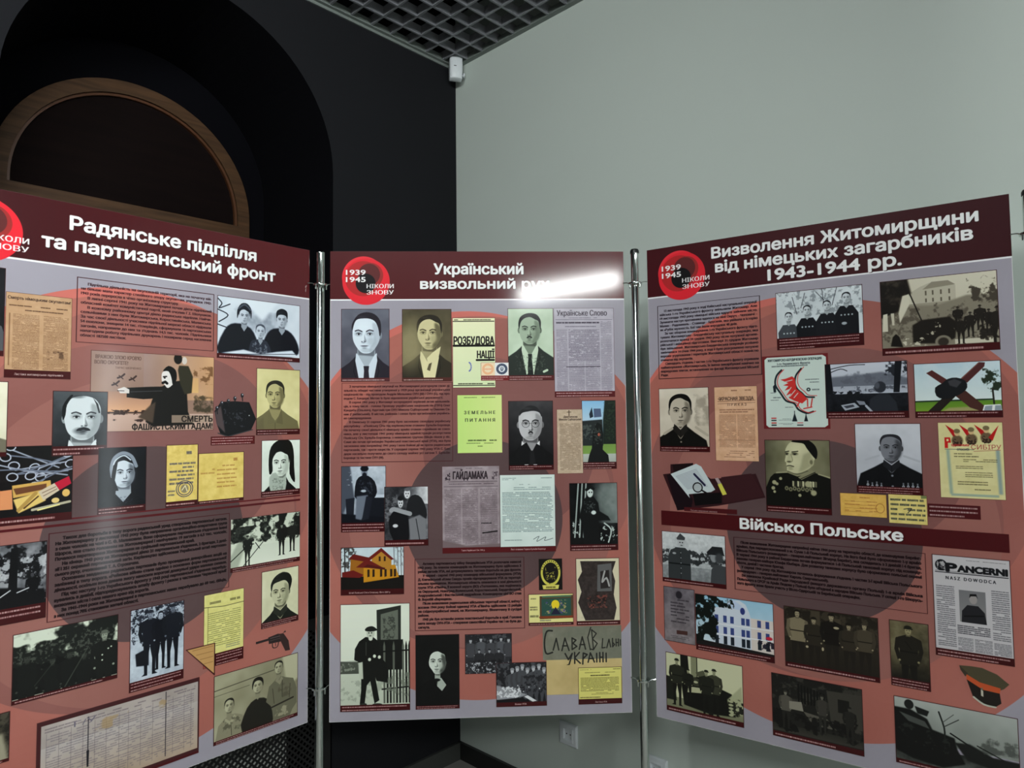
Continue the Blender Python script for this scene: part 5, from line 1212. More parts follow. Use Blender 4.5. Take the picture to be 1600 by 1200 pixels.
    P.lines((.05, .27, .93, .66), 11, (60, 56, 34), .93, 7, .5, .8); P.lines((.3, .68, .8, .76), 2, (80, 74, 44), .8, 8); P.lines((.04, .8, .5, .84), 1, (40, 36, 24), 1, 9, .6, .9); P.cap(.14, 1, 0); P.frame(); T(cv, 'Листівка УПА', 788, 824, 1368, 4.6, (226, 214, 210), .02)
    add('document_print', 'yellow typed leaflet at the lower right corner', r)
    return cv, parts

cvm, parts_m = board_middle()
build_board((-0.5487, 2.0402), 0.0485, 2.0654, cvm, 'middle exhibition board facing the viewer, with the glare on its title', parts_m, 'print_liberation_movement')
# ------------------------------------------------------------------ right board
def board_right():
    cv = background((66, 20, 25), (56, 18, 23))
    T(cv, 'Визволення Житомирщини', 200, 838, 53, 31, WH, .04, shadow=1.6)
    T(cv, 'від німецьких загарбників', 210, 826, 95, 31, WH, .04, shadow=1.6)
    T(cv, '1943-1944 рр.', 355, 676, 137, 31, WH, .04, shadow=1.6)
    parts = [('title_band', 'dark red title band of the right board', (0, 0, 900, 147)), ('emblem', 'round red emblem with white numerals and words', circle(105, 88, 75))]
    add = lambda n, l, r: parts.append((n, l, r))
    boxmm(cv, 30, 176, 331, 398, (34, 18, 24), 1.6)
    para(cv, """>12 листопада 1943 року в ході Київської наступальної операції
війська 1-го Українського фронту звільнили Житомир. Але
19 листопада 1943 року німецькі війська вдруге зайняли місто.
Зупинити наступ противника вдалося на лінії Овруч – Чоповичі –
Малин – Радомишль – Ставище – Брусилів, яка увійшла в історію
як «Рубіж мужності». Бої там йшли впродовж 40 днів.|
>За час оборони командування 1-го Українського фронту підго-
тувало Житомирсько - Бердичівську наступальну операцію, яка
розпочалася вранці 24 грудня 1943 року після потужної артиле-
рійської і авіаційної підготовки. Ввечері 31 грудня Житомир
був звільнений. Житомирсько-Бердичівська операція успішно
закінчилася 14 січня 1944 року, в ході її було розгромлено потужне
вороже угруповання і територія Житомирської області повністю
очищена від окупантів.|
>Сімнадцять з'єднань і частин 1-го Українського фронту отримали
найменування «Житомирські», їх імена викарбувані навічно на
мармурових плитах, встановлених на фасаді Житомирської Міської
Ради.|""", 38, 323, 196, 11.4, 6.8, (20, 12, 20), .06, indent=14, nat=.95)
    add('text_panel', 'framed paragraph under the emblem of the right board', (30, 176, 331, 398))
    # four officers
    r = (373, 175, 587, 333); P = Pic(cv, r, ((14, 16, 22), (222, 232, 236))).fill(.88); P.nz(40, 16, 3); P.fol((0, 0, 1, .55), .5, 9, .6, 4, .08, .7)
    for q in ([(.35, .05), (.3, .3)], [(.55, 0), (.57, .35)], [(.57, .2), (.48, .05)], [(.2, .1), (.25, .4)], [(.72, 0), (.66, .3)]): P.l(q, .008, .3)
    for x, y, s, b in ((.15, .42, .05, .3), (.37, .33, .052, .08), (.6, .28, .052, .1), (.82, .18, .056, .08)):
        P.p([(x - .12, .95), (x - .13, y + .28), (x - .07, y + .15), (x + .07, y + .15), (x + .13, y + .28), (x + .13, .95)], b, 1, sm=0)
        portrait(P, (x, y + .02, s * .82), .85, .1, None, None, .0, ear=1, collar=None, neck=.6, shade=.3)
        for i in range(4): P.e(x - .06 + .04 * i, y + .3, .01, .014, .75, .4)
    P.e(.79, .62, .03, .025, .7, .4); P.cap(.2, 4, .45); P.frame(); add('photograph', 'photograph of four officers standing outdoors', r)
    # ruins
    r = (627, 175, 870, 364); P = Pic(cv, r, ((22, 16, 12), (218, 214, 194))).grad(.9, .8); P.p([(.28, .18), (.36, .12), (.44, .08), (.6, .1), (.66, .14), (.66, .34), (.36, .36), (.28, .32)], .78, .8); P.p([(.38, .16), (.46, .07), (.6, .07), (.66, .13)], .6, 1)
    for x in (.4, .46, .53, .6): P.p([(x, .18), (x + .014, .18), (x + .014, .24), (x, .24)], .4); P.p([(x, .28), (x + .014, .28), (x + .014, .33), (x, .33)], .4)
    P.grad(.66, .6, 0, (0, .34, 1, .93)); P.p([(0, .34), (.5, .38), (.75, .28), (1, .3), (1, .7), (.7, .95), (0, .95)], .56, 4); P.fol((0, .3, 1, .93), .35, 12, .55, 6, .12, .8); P.fol((.75, .05, 1, .45), .3, 14, .48, 4, .12)
    P.p([(0, 0), (.25, 0), (.28, .2), (.2, .26), (.16, .42), (0, .5)], .07, 4); P.fol((0, 0, .28, .4), .35, 20, .58, 8, .2, .6); P.p([(.16, .45), (.2, .22), (.26, .2), (.26, .34), (.2, .5), (.17, .58)], .9, 2); P.p([(.02, .45), (.06, .44), (.06, .68), (.01, .68)], .9, 1); P.p([(.09, .44), (.12, .44), (.12, .6), (.1, .6)], .85, 1)
    P.l([(.23, .06), (.36, .56)], .012, .1); P.p([(.28, .62), (.36, .56), (.6, .54), (.66, .62), (.64, .82), (.55, .88), (.28, .86)], .1, 2.5); P.fol((.3, .56, .7, .8), .85, 10, .58, 5, .08, .9, .3); P.e(.54, .86, .07, .085, .55, .15); P.e(.54, .86, .045, .055, .2, .3)
    P.p([(.08, .88), (.1, .76), (.13, .72), (.16, .76), (.19, .9)], .06, 1.5); P.fol((.16, .76, .45, .92), .9, 8, .56, 7, .06, .9, .2); P.grad(.85, .88, 1, (.64, .84, .95, .9)); P.fol((.66, .45, .95, .9), .88, 12, .5, 5, .1, .9, .3)
    for x, y, h in ((.67, .42, .28), (.69, .56, .34), (.77, .5, .32), (.85, .42, .32), (.92, .48, .3), (.99, .45, .5)): P.fig(x, y, h, .12, .3, .1, .12, 1.4)
    P.fol((.8, .6, 1, .9), .1, 14, .48, 9, .1, .9, .2); P.cap(.095, 1, .87); P.frame(); add('photograph', 'large photograph of a wrecked street with soldiers and a burnt vehicle', r)
    # map
    r = (332, 348, 500, 548); P = Pic(cv, r).fill((110, 34, 36)); MB = (206, 222, 214)
    P.p([(.04, .05), (.08, .02), (.92, .02), (.97, .05), (.97, .95), (.92, .98), (.08, .98), (.04, .95)], MB); RD, BK = (206, 52, 48), (24, 34, 40)
    P.lines((.15, .135, .7, .16), 1, BK, .9, 3, .7)
    F1 = [(.3, .2), (.22, .28), (.2, .4), (.28, .52), (.36, .62), (.48, .66), (.54, .74), (.66, .79), (.76, .77)]; F2 = [(.6, .19), (.52, .28), (.5, .38), (.53, .46), (.6, .52), (.66, .57), (.78, .58)]
    P.l(F1, .028, BK, sm=5); P.l([(x + .035, y - .005) for x, y in F1], .012, RD, sm=5); P.l(F2, .026, BK, sm=5); P.l([(x + .04, y - .02) for x, y in F2], .01, RD, sm=5)
    P.p([(.28, .33), (.36, .32), (.46, .29), (.5, .32), (.52, .46), (.6, .52), (.68, .6), (.6, .66), (.48, .62), (.4, .58), (.44, .52), (.36, .55), (.42, .46), (.34, .48), (.4, .42), (.32, .41), (.4, .38)], RD, .5)
    for q in ([(.36, .54), (.44, .44)], [(.42, .56), (.5, .48)], [(.48, .58), (.54, .52)], [(.36, .36), (.46, .34)]): P.l(q, .012, MB)
    for q in ([(.68, .6), (.68, .7)], [(.75, .6), (.73, .7)], [(.56, .64), (.52, .7)], [(.62, .73), (.74, .71)]): P.l(q, .018, RD)
    P.p([(.17, .5), (.16, .42), (.2, .38), (.21, .5)], BK); P.p([(.44, .9), (.48, .78), (.52, .9)], BK); P.p([(.62, .9), (.65, .8), (.68, .9)], BK); P.l([(.48, .84), (.48, .76)], .01, BK); P.l([(.65, .84), (.65, .78)], .01, BK)
    P.e(.7, .475, .03, .025, BK, .1); P.e(.7, .475, .012, .01, MB, .1); P.lines((.75, .465, .86, .49), 1, BK, .9, 3, .7); P.lines((.58, .33, .86, .36), 1, BK, .9, 4, .5); P.lines((.72, .37, .86, .39), 1, BK, .9, 5, .5); P.lines((.07, .56, .28, .6), 1, BK, .8, 6, .4); P.lines((.12, .6, .24, .62), 1, BK, .8, 7, .5); P.lines((.12, .5, .2, .52), 1, BK, .8, 9, .5); P.lines((.34, .7, .46, .72), 1, BK, .8, 9, .5)
    for y, c in ((.855, RD), (.885, BK), (.92, RD), (.95, BK)): P.p([(.12, y - .008), (.2, y - .008), (.2, y + .008), (.12, y + .008)], c)
    P.lines((.23, .86, .46, .89), 2, BK, .8, 8, .4, .6); P.lines((.23, .925, .46, .95), 2, BK, .8, 9, .4, .6); P.l([(.52, .92), (.6, .92)], .01, RD); P.l([(.52, .95), (.6, .95)], .016, BK)
    T(cv, 'ЖИТОМИРСКО-БЕРДИЧЕВСКАЯ ОПЕРАЦИЯ', 347, 484, 364, 6.5, BK, .03); T(cv, '1-го Украинского Фронта', 372, 455, 374, 6, BK, .02)
    add('map_print', 'pale campaign map with red arrows', r)
    # radio man
    r = (491, 378, 680, 521); P = Pic(cv, r, ((14, 16, 22), (208, 214, 226))).grad(.9, .75); P.p([(0, .25), (.4, .22), (.7, .18), (1, .3), (1, .5), (0, .5)], .5, 4); P.fol((.1, .15, 1, .42), .42, 14, .5, 3, .2, .6); P.grad(.75, .8, 0, (.1, .42, 1, .54)); P.fol((.1, .4, 1, .56), .35, 8, .6, 5, .1, .8)
    P.p([(0, 0), (.07, 0), (.1, .6), (.0, .62)], .06, 1); P.l([(.06, .1), (.3, .04), (.5, .04)], .01, .1, sm=3); P.l([(.07, .16), (.2, .1), (.28, .14)], .01, .1, sm=3); P.fol((.68, 0, 1, .3), .12, 12, .48, 6, .1, .9, .2); P.p([(.86, 0), (.94, 0), (.9, .55), (.83, .55)], .08, 1); P.grad(.12, .06, 0, (0, .56, 1, .9)); P.nz(10, 16, 7, (0, .56, 1, .9)); P.fol((0, .5, .5, .65), .1, 10, .45, 4, .1)
    P.p([(.52, .9), (.55, .66), (.66, .56), (.78, .58), (.86, .72), (.88, .9)], .2, 1.5, sm=0); P.e(.675, .45, .07, .1, .22, .15); P.e(.64, .42, .03, .06, .5, .5, .6); P.p([(.19, .76), (.36, .72), (.42, .8), (.24, .86)], .75, .8); P.p([(.38, .68), (.48, .7), (.5, .76), (.42, .76)], .6, .8); P.l([(.5, .78), (.6, .94)], .03, .75); P.p([(.22, .78), (.34, .75), (.36, .79), (.26, .82)], .3, .8)
    P.cap(.12, 2, .95); P.frame(); add('photograph', 'photograph of a helmeted soldier seen from behind by a radio set', r)
    # anti-tank monument
    r = (693, 388, 869, 522); P = Pic(cv, r).grad((172, 196, 208), (206, 220, 218), 0, (0, 0, 1, .75)); P.fol((0, 0, 1, .5), (196, 212, 218), 40, .5, 3, .3, .7); P.grad((98, 132, 54), (120, 150, 62), 0, (0, .7, 1, .9)); P.l([(0, .7), (.9, .68)], .02, (44, 62, 48)); P.p([(.4, .82), (.8, .8), (.8, .9), (.3, .9)], (150, 148, 106), 3)
    P.p([(.15, .18), (.22, .13), (.42, .34), (.36, .42)], (92, 56, 54), .6); P.p([(.76, .02), (.83, .03), (.82, .1), (.62, .38), (.55, .3)], (88, 54, 54), .6); P.l([(.76, .03), (.56, .3)], .012, (120, 84, 78)); P.p([(.36, .6), (.48, .62), (.3, .88), (.14, .9)], (50, 42, 38), 1); P.p([(.46, .58), (.6, .52), (.82, .82), (.78, .9), (.64, .82)], (84, 56, 50), .8)
    P.p([(.25, .45), (.33, .38), (.4, .3), (.5, .28), (.6, .34), (.62, .46), (.56, .56), (.44, .64), (.34, .66), (.26, .6)], (34, 36, 40), 1, sm=2); P.p([(.4, .34), (.48, .3), (.56, .36), (.5, .46), (.42, .42)], (72, 72, 76), 1.5); P.fol((.74, .05, 1, .6), (52, 62, 50), 14, .42, 5, .1, 1, .4); P.l([(.9, .5), (.91, .76)], .02, (50, 46, 40))
    P.p([(.8, .78), (.98, .77), (1, .92), (.77, .92)], (222, 226, 226)); P.p([(.81, .8), (.89, .79), (.88, .9), (.79, .9)], (140, 150, 158)); P.p([(.92, .79), (.99, .79), (.99, .9), (.91, .9)], (140, 150, 158))
    P.cap(.12, 2, .6); P.frame(); add('photograph', 'colour photograph of a crossed-beam anti-tank monument in a green field', r)
    r = (29, 427, 180, 615); P = Pic(cv, r, ((12, 10, 8), (222, 212, 194)))
    portrait(P, (.43, .37, .22), skin=.82, bg=(.92, .85), body=.05, hair=.05, t=.04, sw=2.3, drop=1.6, collar='mil', shade=.4, brow=.03, neck=.5); P.fol((.7, .1, 1, .6), .5, 30, .4, 4, .3, .5); P.l([(.1, .72), (.26, .64)], .05, .75); P.l([(.74, .62), (.96, .74)], .05, .75)
    P.cap(.08, 2, .6); P.frame(); add('photograph', 'portrait of an officer with shoulder boards at the left edge', r)
    r = (196, 428, 316, 639); P = Pic(cv, r).fill((206, 166, 138)); P.nz(30, 14, 3); INK = (86, 56, 46); P.lines((.4, .04, .9, .07), 1, INK, .8, 3, .5); P.l([(.08, .2), (.95, .19)], .008, INK); P.l([(.08, .23), (.95, .22)], .006, INK); P.lines((.12, .3, .92, .36), 2, INK, .9, 5, .5); P.lines((.1, .38, .5, .82), 30, INK, .93, 6, .5, .7); P.lines((.53, .38, .93, .82), 30, INK, .93, 7, .5, .7); P.l([(.08, .72), (.93, .72)], .006, INK); P.lines((.2, .86, .9, .96), 4, INK, .7, 8, .4)
    P.p([(.08, .16), (.14, .155), (.1, .19), (.12, .13), (.15, .19)], (60, 40, 36)); P.frame((80, 38, 34), 1.3); T(cv, 'КРАСНАЯ ЗВЕЗДА', 214, 306, 467, 10, (70, 48, 40), .035); T(cv, 'П Р И К А З', 234, 286, 483, 7.5, (90, 60, 48), .015); add('newspaper_print', 'tan newspaper order with a star beside its heading', r)
    # decorated general
    r = (332, 578, 497, 774); P = Pic(cv, r, ((14, 14, 10), (214, 212, 176))).grad(.62, .52, 0); P.grad(.4, .66, 1, (0, 0, .45, .93)); P.grad(.66, .5, 1, (.45, 0, 1, .93)); P.nz(60, 16, 3)
    P.p([(.0, .68), (.08, .52), (.14, .47), (.34, .45), (.5, .5), (.76, .44), (1, .52), (1, .95), (0, .95)], .07, 1.2); P.l([(.18, .455), (.34, .445)], .02, .7); P.l([(.82, .46), (.98, .5)], .02, .7)
    P.p([(.41, .03), (.345, .1), (.325, .155), (.335, .2), (.314, .29), (.335, .31), (.335, .35), (.345, .385), (.345, .42), (.40, .45), (.5, .455), (.62, .42), (.72, .36), (.77, .26), (.79, .18), (.74, .08), (.64, .015), (.52, .0)], .86, .8, sm=3)
    P.p([(.6, .2), (.72, .15), (.74, .34), (.6, .42), (.52, .44), (.56, .34)], .62, 5, .6); P.e(.5, .12, .1, .07, .97, 1, .5); P.e(.46, .3, .07, .05, .95, 1, .4)
    P.p([(.42, .022), (.5, -.005), (.66, -.005), (.77, .06), (.815, .155), (.8, .25), (.765, .24), (.7, .165), (.655, .11), (.61, .05), (.5, .035)], .05, .8, sm=3)
    P.e(.715, .3, .045, .058, .74, .2); P.e(.718, .3, .022, .03, .5, .4); P.p([(.51, .51), (.72, .41), (.78, .44), (.56, .545)], .6, 1); P.l([(.52, .545), (.77, .435)], .012, .15); P.l([(.36, .43), (.5, .47), (.66, .42)], .02, .3, a=.5, sm=3)
    for ex, w_ in ((.35, .03), (.47, .05)): P.e(ex, .19, w_, .02, .4, .8, .8); P.l([(ex - w_ * .8, .165), (ex + w_, .155)], .016, .2); P.e(ex, .195, w_ * .36, .011, .06, .4); P.l([(ex - w_ * .6, .187), (ex + w_ * .7, .187)], .008, .15)
    P.p([(.375, .18), (.4, .19), (.43, .28), (.39, .3), (.345, .29)], .78, 1.5, .7); P.e(.38, .3, .035, .012, .3, .7, .8); P.l([(.41, .2), (.435, .27), (.42, .3)], .012, .5, a=.7, sm=3)
    P.l([(.345, .36), (.39, .352), (.45, .365)], .014, .25, sm=3); P.e(.4, .375, .04, .01, .6, .7, .7); P.e(.4, .4, .04, .012, .6, .8, .6)
    for i in range(10): x = .42 + .038 * i; P.p([(x, .56), (x + .03, .565), (x + .028, .64), (x, .635)], (.7, .2, .8, .35, .85, .25, .9, .9, .85, .5)[i], .3)
    for i in range(7): P.e(.33 + .062 * i, .665 + .012 * (i % 2), .03, .03, .55, .4); P.e(.33 + .062 * i, .665 + .012 * (i % 2), .012, .012, .2, .4)
    for x, y, s in ((.24, .535, .025), (.14, .59, .035), (.18, .61, .025), (.12, .67, .03), (.14, .72, .022), (.53, .755, .025), (.74, .715, .045), (.66, .6, .05)): P.e(x, y, s, s * .85, .72, .4)
    P.cap(.085, 2, .6); P.frame(); add('photograph', 'portrait of a general in profile with rows of medals', r)
    r = (557, 535, 703, 711); P = Pic(cv, r, ((10, 10, 14), (206, 210, 218)))
    portrait(P, (.55, .35, .165), skin=.58, bg=(.93, .78), body=.06, hair=.2, t=.0, sw=2.9, drop=1.75, collar='mil', shade=.5, medals=6, neck=.62,
             hairp=[(-.96, -.3), (-1.0, -.8), (-.7, -1.3), (0, -1.45), (.7, -1.3), (1.0, -.8), (.96, -.2), (.88, -.7), (.55, -1.0), (.1, -1.18), (-.45, -1.12), (-.8, -.85)]); P.l([(.16, .52), (.36, .46)], .035, .8); P.l([(.74, .46), (.96, .53)], .035, .8); P.cap(.1, 3, .85); P.frame()
    add('photograph', 'portrait of an officer with medals against pale grey', r)
    # song sheet
    r = (739, 533, 867, 714); P = Pic(cv, r).fill((208, 200, 150)); P.nz(30, 10, 3); P.p([(.12, .36), (.17, .36), (.2, .95), (.15, .95)], (150, 166, 150), 3); P.p([(.88, .36), (.94, .36), (.96, .93), (.9, .93)], (140, 156, 150), 3); P.p([(.17, .94), (.9, .94), (.9, .97), (.17, .97)], (150, 166, 150), 2)
    for (x, y) in ((.3, .14), (.52, .12), (.75, .1)):
        P.p([(x - .02, .24), (x - .18, .03), (x + .02, .14)], (170, 40, 40), .5); P.e(x, y + .1, .09, .07, (112, 96, 76), .3); P.fol((x - .09, y + .04, x + .1, y + .2), (60, 46, 38), 6, .52, 5, .08, .9, .2); P.e(x, y, .045, .04, (196, 170, 130), .2); P.e(x, y - .025, .05, .03, (120, 110, 84), .2)
    P.p([(.78, .2), (.94, .04), (.84, .24)], (170, 40, 40), .5); P.p([(.1, .2), (.19, .2), (.2, .27), (.15, .27), (.15, .34), (.1, .34)], (186, 44, 42)); P.p([(.13, .22), (.165, .22), (.165, .25), (.13, .25)], (208, 200, 150)); P.l([(.1, .355), (.55, .36)], .008, (60, 80, 90)); P.l([(.55, .38), (.95, .36)], .008, (150, 90, 80))
    for b in ((.24, .4, .62, .47), (.38, .48, .9, .53), (.26, .57, .68, .62), (.4, .65, .82, .73), (.28, .77, .74, .83), (.4, .87, .78, .9)): P.lines(b, max(1, int((b[3] - b[1]) / .025)), (60, 56, 40), .95, int(b[1] * 100), .45, .85)
    P.frame((84, 30, 28), 1.4); T(cv, 'одинонька', 765, 800, 590, 7, (186, 44, 42), .04); T(cv, 'спасибі', 776, 800, 600, 6, (40, 36, 50), .01); T(cv, 'СИБІРУ', 804, 862, 597, 11, (170, 70, 66), 0); add('song_sheet', 'cream song sheet with three soldiers and red flags', r)
    # desk still life
    P = Pic(cv, (30, 600, 330, 790)); P.p([(.1, .28), (.32, .26), (.32, .3), (.5, .48), (.58, .47), (.92, .38), (1.0, .72), (.56, .88), (.2, .98), (.14, .9), (.02, .44), (.1, .42)], (50, 22, 26), .5); P.p([(.12, .28), (.33, .25), (.35, .5), (.14, .45)], (26, 12, 14), .5)
    P.p([(.06, .45), (.14, .42), (.32, .8), (.3, .95), (.16, .99)], (24, 12, 18), .5); P.p([(.32, .72), (.6, .68), (.6, .84), (.34, .9)], (12, 8, 10), .5); P.p([(.6, .45), (.88, .38), (.99, .7), (.62, .84)], (56, 26, 30), .5)
    P.p([(.1, .43), (.36, .26), (.41, .3), (.54, .64), (.5, .68), (.28, .73), (.29, .79)], (202, 214, 216), .3); Q = [(.15, .46), (.36, .33), (.46, .58), (.28, .66)]
    for i in range(14):
        u = (i + .5) / 14; P.l([(.15 + .12 * u, .46 + .2 * u), (.36 + .11 * u, .33 + .27 * u)], .004, (120, 126, 144), a=.7)
    P.l([(.34, .42), (.44, .58)], .02, (30, 28, 60)); th = np.linspace(0, 6.3, 24); P.e(.37, .62, .045, .07, (176, 184, 186), .1, .8); P.l([(.37 + .045 * math.cos(a), .62 + .07 * math.sin(a)) for a in th], .011, (20, 18, 20)); P.l([(.41, .66), (.47, .71)], .016, (20, 18, 20))
    P.p([(.54, .47), (.57, .46), (.6, .54), (.57, .56)], (170, 150, 150)); P.p([(.565, .56), (.6, .54), (.65, .7), (.61, .72)], (212, 206, 84)); P.p([(.23, .93), (.74, .92), (.74, .99), (.23, .99)], (74, 20, 24))
    T(cv, 'Письмо-звернення земляків', 118, 196, 787, 4.6, (226, 214, 210), .01); add('desk_print', 'papers with a magnifying glass and pen printed without a frame', [(38, 690), (62, 655), (132, 648), (205, 690), (306, 672), (330, 737), (250, 788), (80, 789)])
    for k, r in enumerate(((517, 714, 623, 772), (627, 711, 710, 783))):
        P = Pic(cv, r).fill((214, 172, 100) if k == 0 else (214, 196, 128)); P.nz(20, 12, 3)
        if k == 0:
            for y in (.35, .5, .65, .8): P.l([(.1, y), (.7, y)], .005, (150, 96, 54)); 
            P.lines((.35, .14, .65, .2), 1, (140, 80, 50), .9, 4, .6); P.l([(.86 + .09 * math.cos(a), .6 + .2 * math.sin(a)) for a in np.linspace(0, 6.3, 20)], .01, (150, 100, 60)); P.lines((.1, .3, .8, .85), 4, (150, 96, 60), .7, 6, .3, .7)
        else: P.lines((.05, .12, .95, .95), 5, (40, 50, 60), .95, 5, .4, .95, (2, 6)); P.p([(.85, .0), (.99, 0), (.99, .1), (.85, .12)], (120, 130, 90)); P.l([(.4, .5), (.6, .46), (.5, .62)], .02, (40, 50, 60), sm=3)
        P.frame((96, 46, 34), 1.4); add('envelope_print', ['orange printed envelope', 'yellow handwritten envelope'][k], r)
    Pic(cv, (711, 730, 817, 762)).fill(DARKRED).cap(1, 3, .7) if False else Pic(cv, (711, 730, 817, 762)).cap(1, 3, .7); add('caption_strip', None, (711, 730, 817, 762))
    rectmm(cv, 28, 791, 869, 834, (72, 16, 20)); T(cv, 'Військо Польське', 260, 655, 826, 28, WH, .045, shadow=1.4); add('heading_band', 'dark red heading band across the right board', (28, 791, 869, 834))
    # two officers
    r = (28, 851, 217, 1000); P = Pic(cv, r, ((16, 18, 20), (218, 224, 226))).grad(.9, .72); P.fol((0, .3, 1, .65), .25, 10, .45, 3, .12); P.grad(.62, .55, 0, (0, .66, 1, .93)); P.nz(10, 24, 3)
    P.p([(.1, .95), (.1, .5), (.14, .36), (.24, .3), (.38, .3), (.46, .4), (.46, .95)], .25, 1.2); P.l([(.11, .62), (.45, .62)], .018, .06); P.l([(.3, .36), (.3, .9)], .006, .1); P.e(.31, .2, .055, .1, .78, .2); P.p([(.24, .12), (.3, .02), (.38, .1), (.37, .15), (.25, .15)], .3, .5); P.e(.2, .42, .03, .02, .7, .4)
    for d in (-1, 1): P.e(.315 + d * .02, .2, .01, .012, .1); 
    P.e(.32, .255, .018, .008, .25); P.p([(.76, .95), (.78, .66), (.84, .56), (1, .58), (1, .95)], .3, 1.2); P.e(.82, .42, .055, .1, .6, .2); P.p([(.71, .34), (.8, .22), (.95, .22), (.98, .38), (.74, .38)], .15, .8); P.e(.9, .44, .06, .1, .3, .5)
    for y in (.4, .5, .6, .7, .8): P.e(.305, y, .007, .009, .8)
    P.cap(.08, 1, .8); P.frame(); add('photograph', 'photograph of two officers talking, troops behind', r)
    boxmm(cv, 240, 851, 702, 997, (60, 20, 24), 1.6)
    para(cv, """>Після визволення Житомирщини наприкінці квітня 1944 року на територію області, де командував Берлінг-
армією, був передислокований з м. Суми 1-й Польський корпус. На його базі було сформовано 1-у армію
Війська Польського (командувач – генерал-лейтенант Зігмунд Берлінг), яка складалась з 3 дивізій і 4 бригад.
В червні 1944 року в районі Бердичева почав формуватися 1-й Польський танковий корпус під команду-
ванням генерал-майора Юзефа Кімбара. Для розвитку танкових корпусу було сформовано польські окремі
піхоти, дивізії і частини бригад.|
>У серпні 1944 року під Житомиром почалось формування з'єднань і частин 2-ї армії Війська Польського
(командувач – генерал-лейтенант Кароль Сверчевський).|
>За наказом Крайової Ради Народової (вищого державного органу Польщі) 1-а армія Війська
Польського в СРСР та Армія Людова у Польщі були об'єднані в народне Військо Польське. У складі 1-го Білорусь-
кого фронту вони брали участь у Вісло-Одерській та Берлінській операціях.|""", 248, 692, 868, 11.3, 6.6, (24, 8, 12), .065, indent=12, nat=.92)
    add('text_panel', 'framed paragraph below the heading band of the right board', (240, 851, 702, 997))
    r = (715, 851, 868, 1091); P = Pic(cv, r).fill((184, 182, 184)); INK = (30, 30, 36); P.lines((.45, .03, .95, .045), 1, INK, .8, 3, .4, .6); P.l([(.04, .17), (.97, .17)], .012, INK); P.l([(.04, .155), (.97, .155)], .004, INK)
    P.e(.12, .1, .08, .055, INK, .1); P.fol((.04, .05, .2, .15), (170, 168, 170), 5, .55, 4, .05); P.lines((.04, .3, .28, .9), 30, INK, .93, 5, .5, .6); P.lines((.75, .3, .97, .78), 24, INK, .93, 6, .5, .6); P.grad((120, 120, 122), (134, 134, 134), 0, (.34, .33, .68, .64)); P.lines((.3, .67, .72, .76), 5, INK, .95, 7, .55, .9); P.lines((.3, .79, .5, .92), 9, INK, .93, 8, .5, .6); P.lines((.52, .79, .74, .92), 9, INK, .93, 9, .5, .6); P.lines((.76, .8, .97, .92), 9, INK, .93, 9, .5, .6)
    P.p([(.36, .64), (.37, .53), (.44, .47), (.58, .47), (.66, .53), (.68, .64)], (48, 48, 52), 1); P.l([(.4, .58), (.64, .56)], .02, (24, 24, 28)); P.e(.52, .41, .05, .045, (150, 146, 144), .2); P.p([(.47, .4), (.48, .36), (.56, .355), (.58, .4), (.56, .375), (.49, .38)], (20, 20, 24), .4)
    P.cap(.075, 2, .8); P.frame(); T(cv, 'P', 744, 764, 889, 20, (20, 20, 24), .07); T(cv, 'ANCERNI', 767, 862, 887, 14.5, (20, 20, 24), .07); T(cv, 'N A S Z   D O W O D C A', 742, 840, 908, 8, INK, .03); add('newspaper_print', 'grey newspaper front page with a seated soldier in the middle', r)
    r = (30, 1014, 124, 1172); P = Pic(cv, r).grad((112, 108, 114), (132, 126, 128), 0); P.nz(40, 24, 3); P.e(.5, .13, .1, .07, (54, 50, 56), .3); P.lines((.22, .2, .82, .66), 8, (52, 48, 54), .8, 4, .45, .8); P.p([(.4, .78), (.75, .77), (.75, .84), (.4, .85)], (84, 60, 56), .5); P.lines((.2, .88, .8, .94), 2, (60, 56, 60), .8, 5); P.frame((50, 26, 30), 1.6); add('plaque_print', 'grey memorial plaque photograph', r)
    r = (125, 1023, 342, 1182); P = Pic(cv, r).grad((150, 188, 212), (206, 220, 228), 0); P.nz(60, 10, 3); P.p([(.24, .2), (.4, .16), (.44, .04), (.58, .02), (.66, .08), (.7, .2), (.72, .3), (1, .3), (1, .9), (.2, .9)], (196, 206, 220), .5); P.p([(.72, .3), (1, .3), (1, .9), (.72, .9)], (206, 196, 190), .5); P.p([(.4, .16), (.5, .02), (.6, .1), (.66, .2)], (180, 196, 224), .6)
    for row, ys in enumerate(((.32, .44), (.52, .64), (.68, .82))):
        for x in (.26, .37, .46, .6, .66, .8, .9): P.p([(x, ys[0]), (x + .045, ys[0]), (x + .045, ys[1]), (x, ys[1])], (70, 84, 130) if row < 2 else (40, 50, 60))
    P.e(.62, .2, .03, .06, (60, 70, 120), .2); P.l([(.24, .48), (1, .46)], .01, (226, 230, 236)); P.l([(.24, .66), (1, .64)], .012, (226, 230, 236)); P.p([(.0, .8), (1, .86), (1, 1), (0, 1)], (40, 36, 38), 1); P.fol((0, 0, .32, .85), (20, 30, 26), 16, .36, 5, .1, 1, .1); P.fol((.15, 0, .55, .22), (22, 32, 28), 12, .5, 6, .1, 1, .3); P.fol((.75, .62, 1, .85), (40, 36, 50), 9, .5, 4, .08, .9, .2); P.e(.94, .6, .04, .03, (180, 50, 70), .4)
    P.cap(.1, 2, .9); P.frame(); add('photograph', 'colour photograph of a pale blue building behind trees', r)
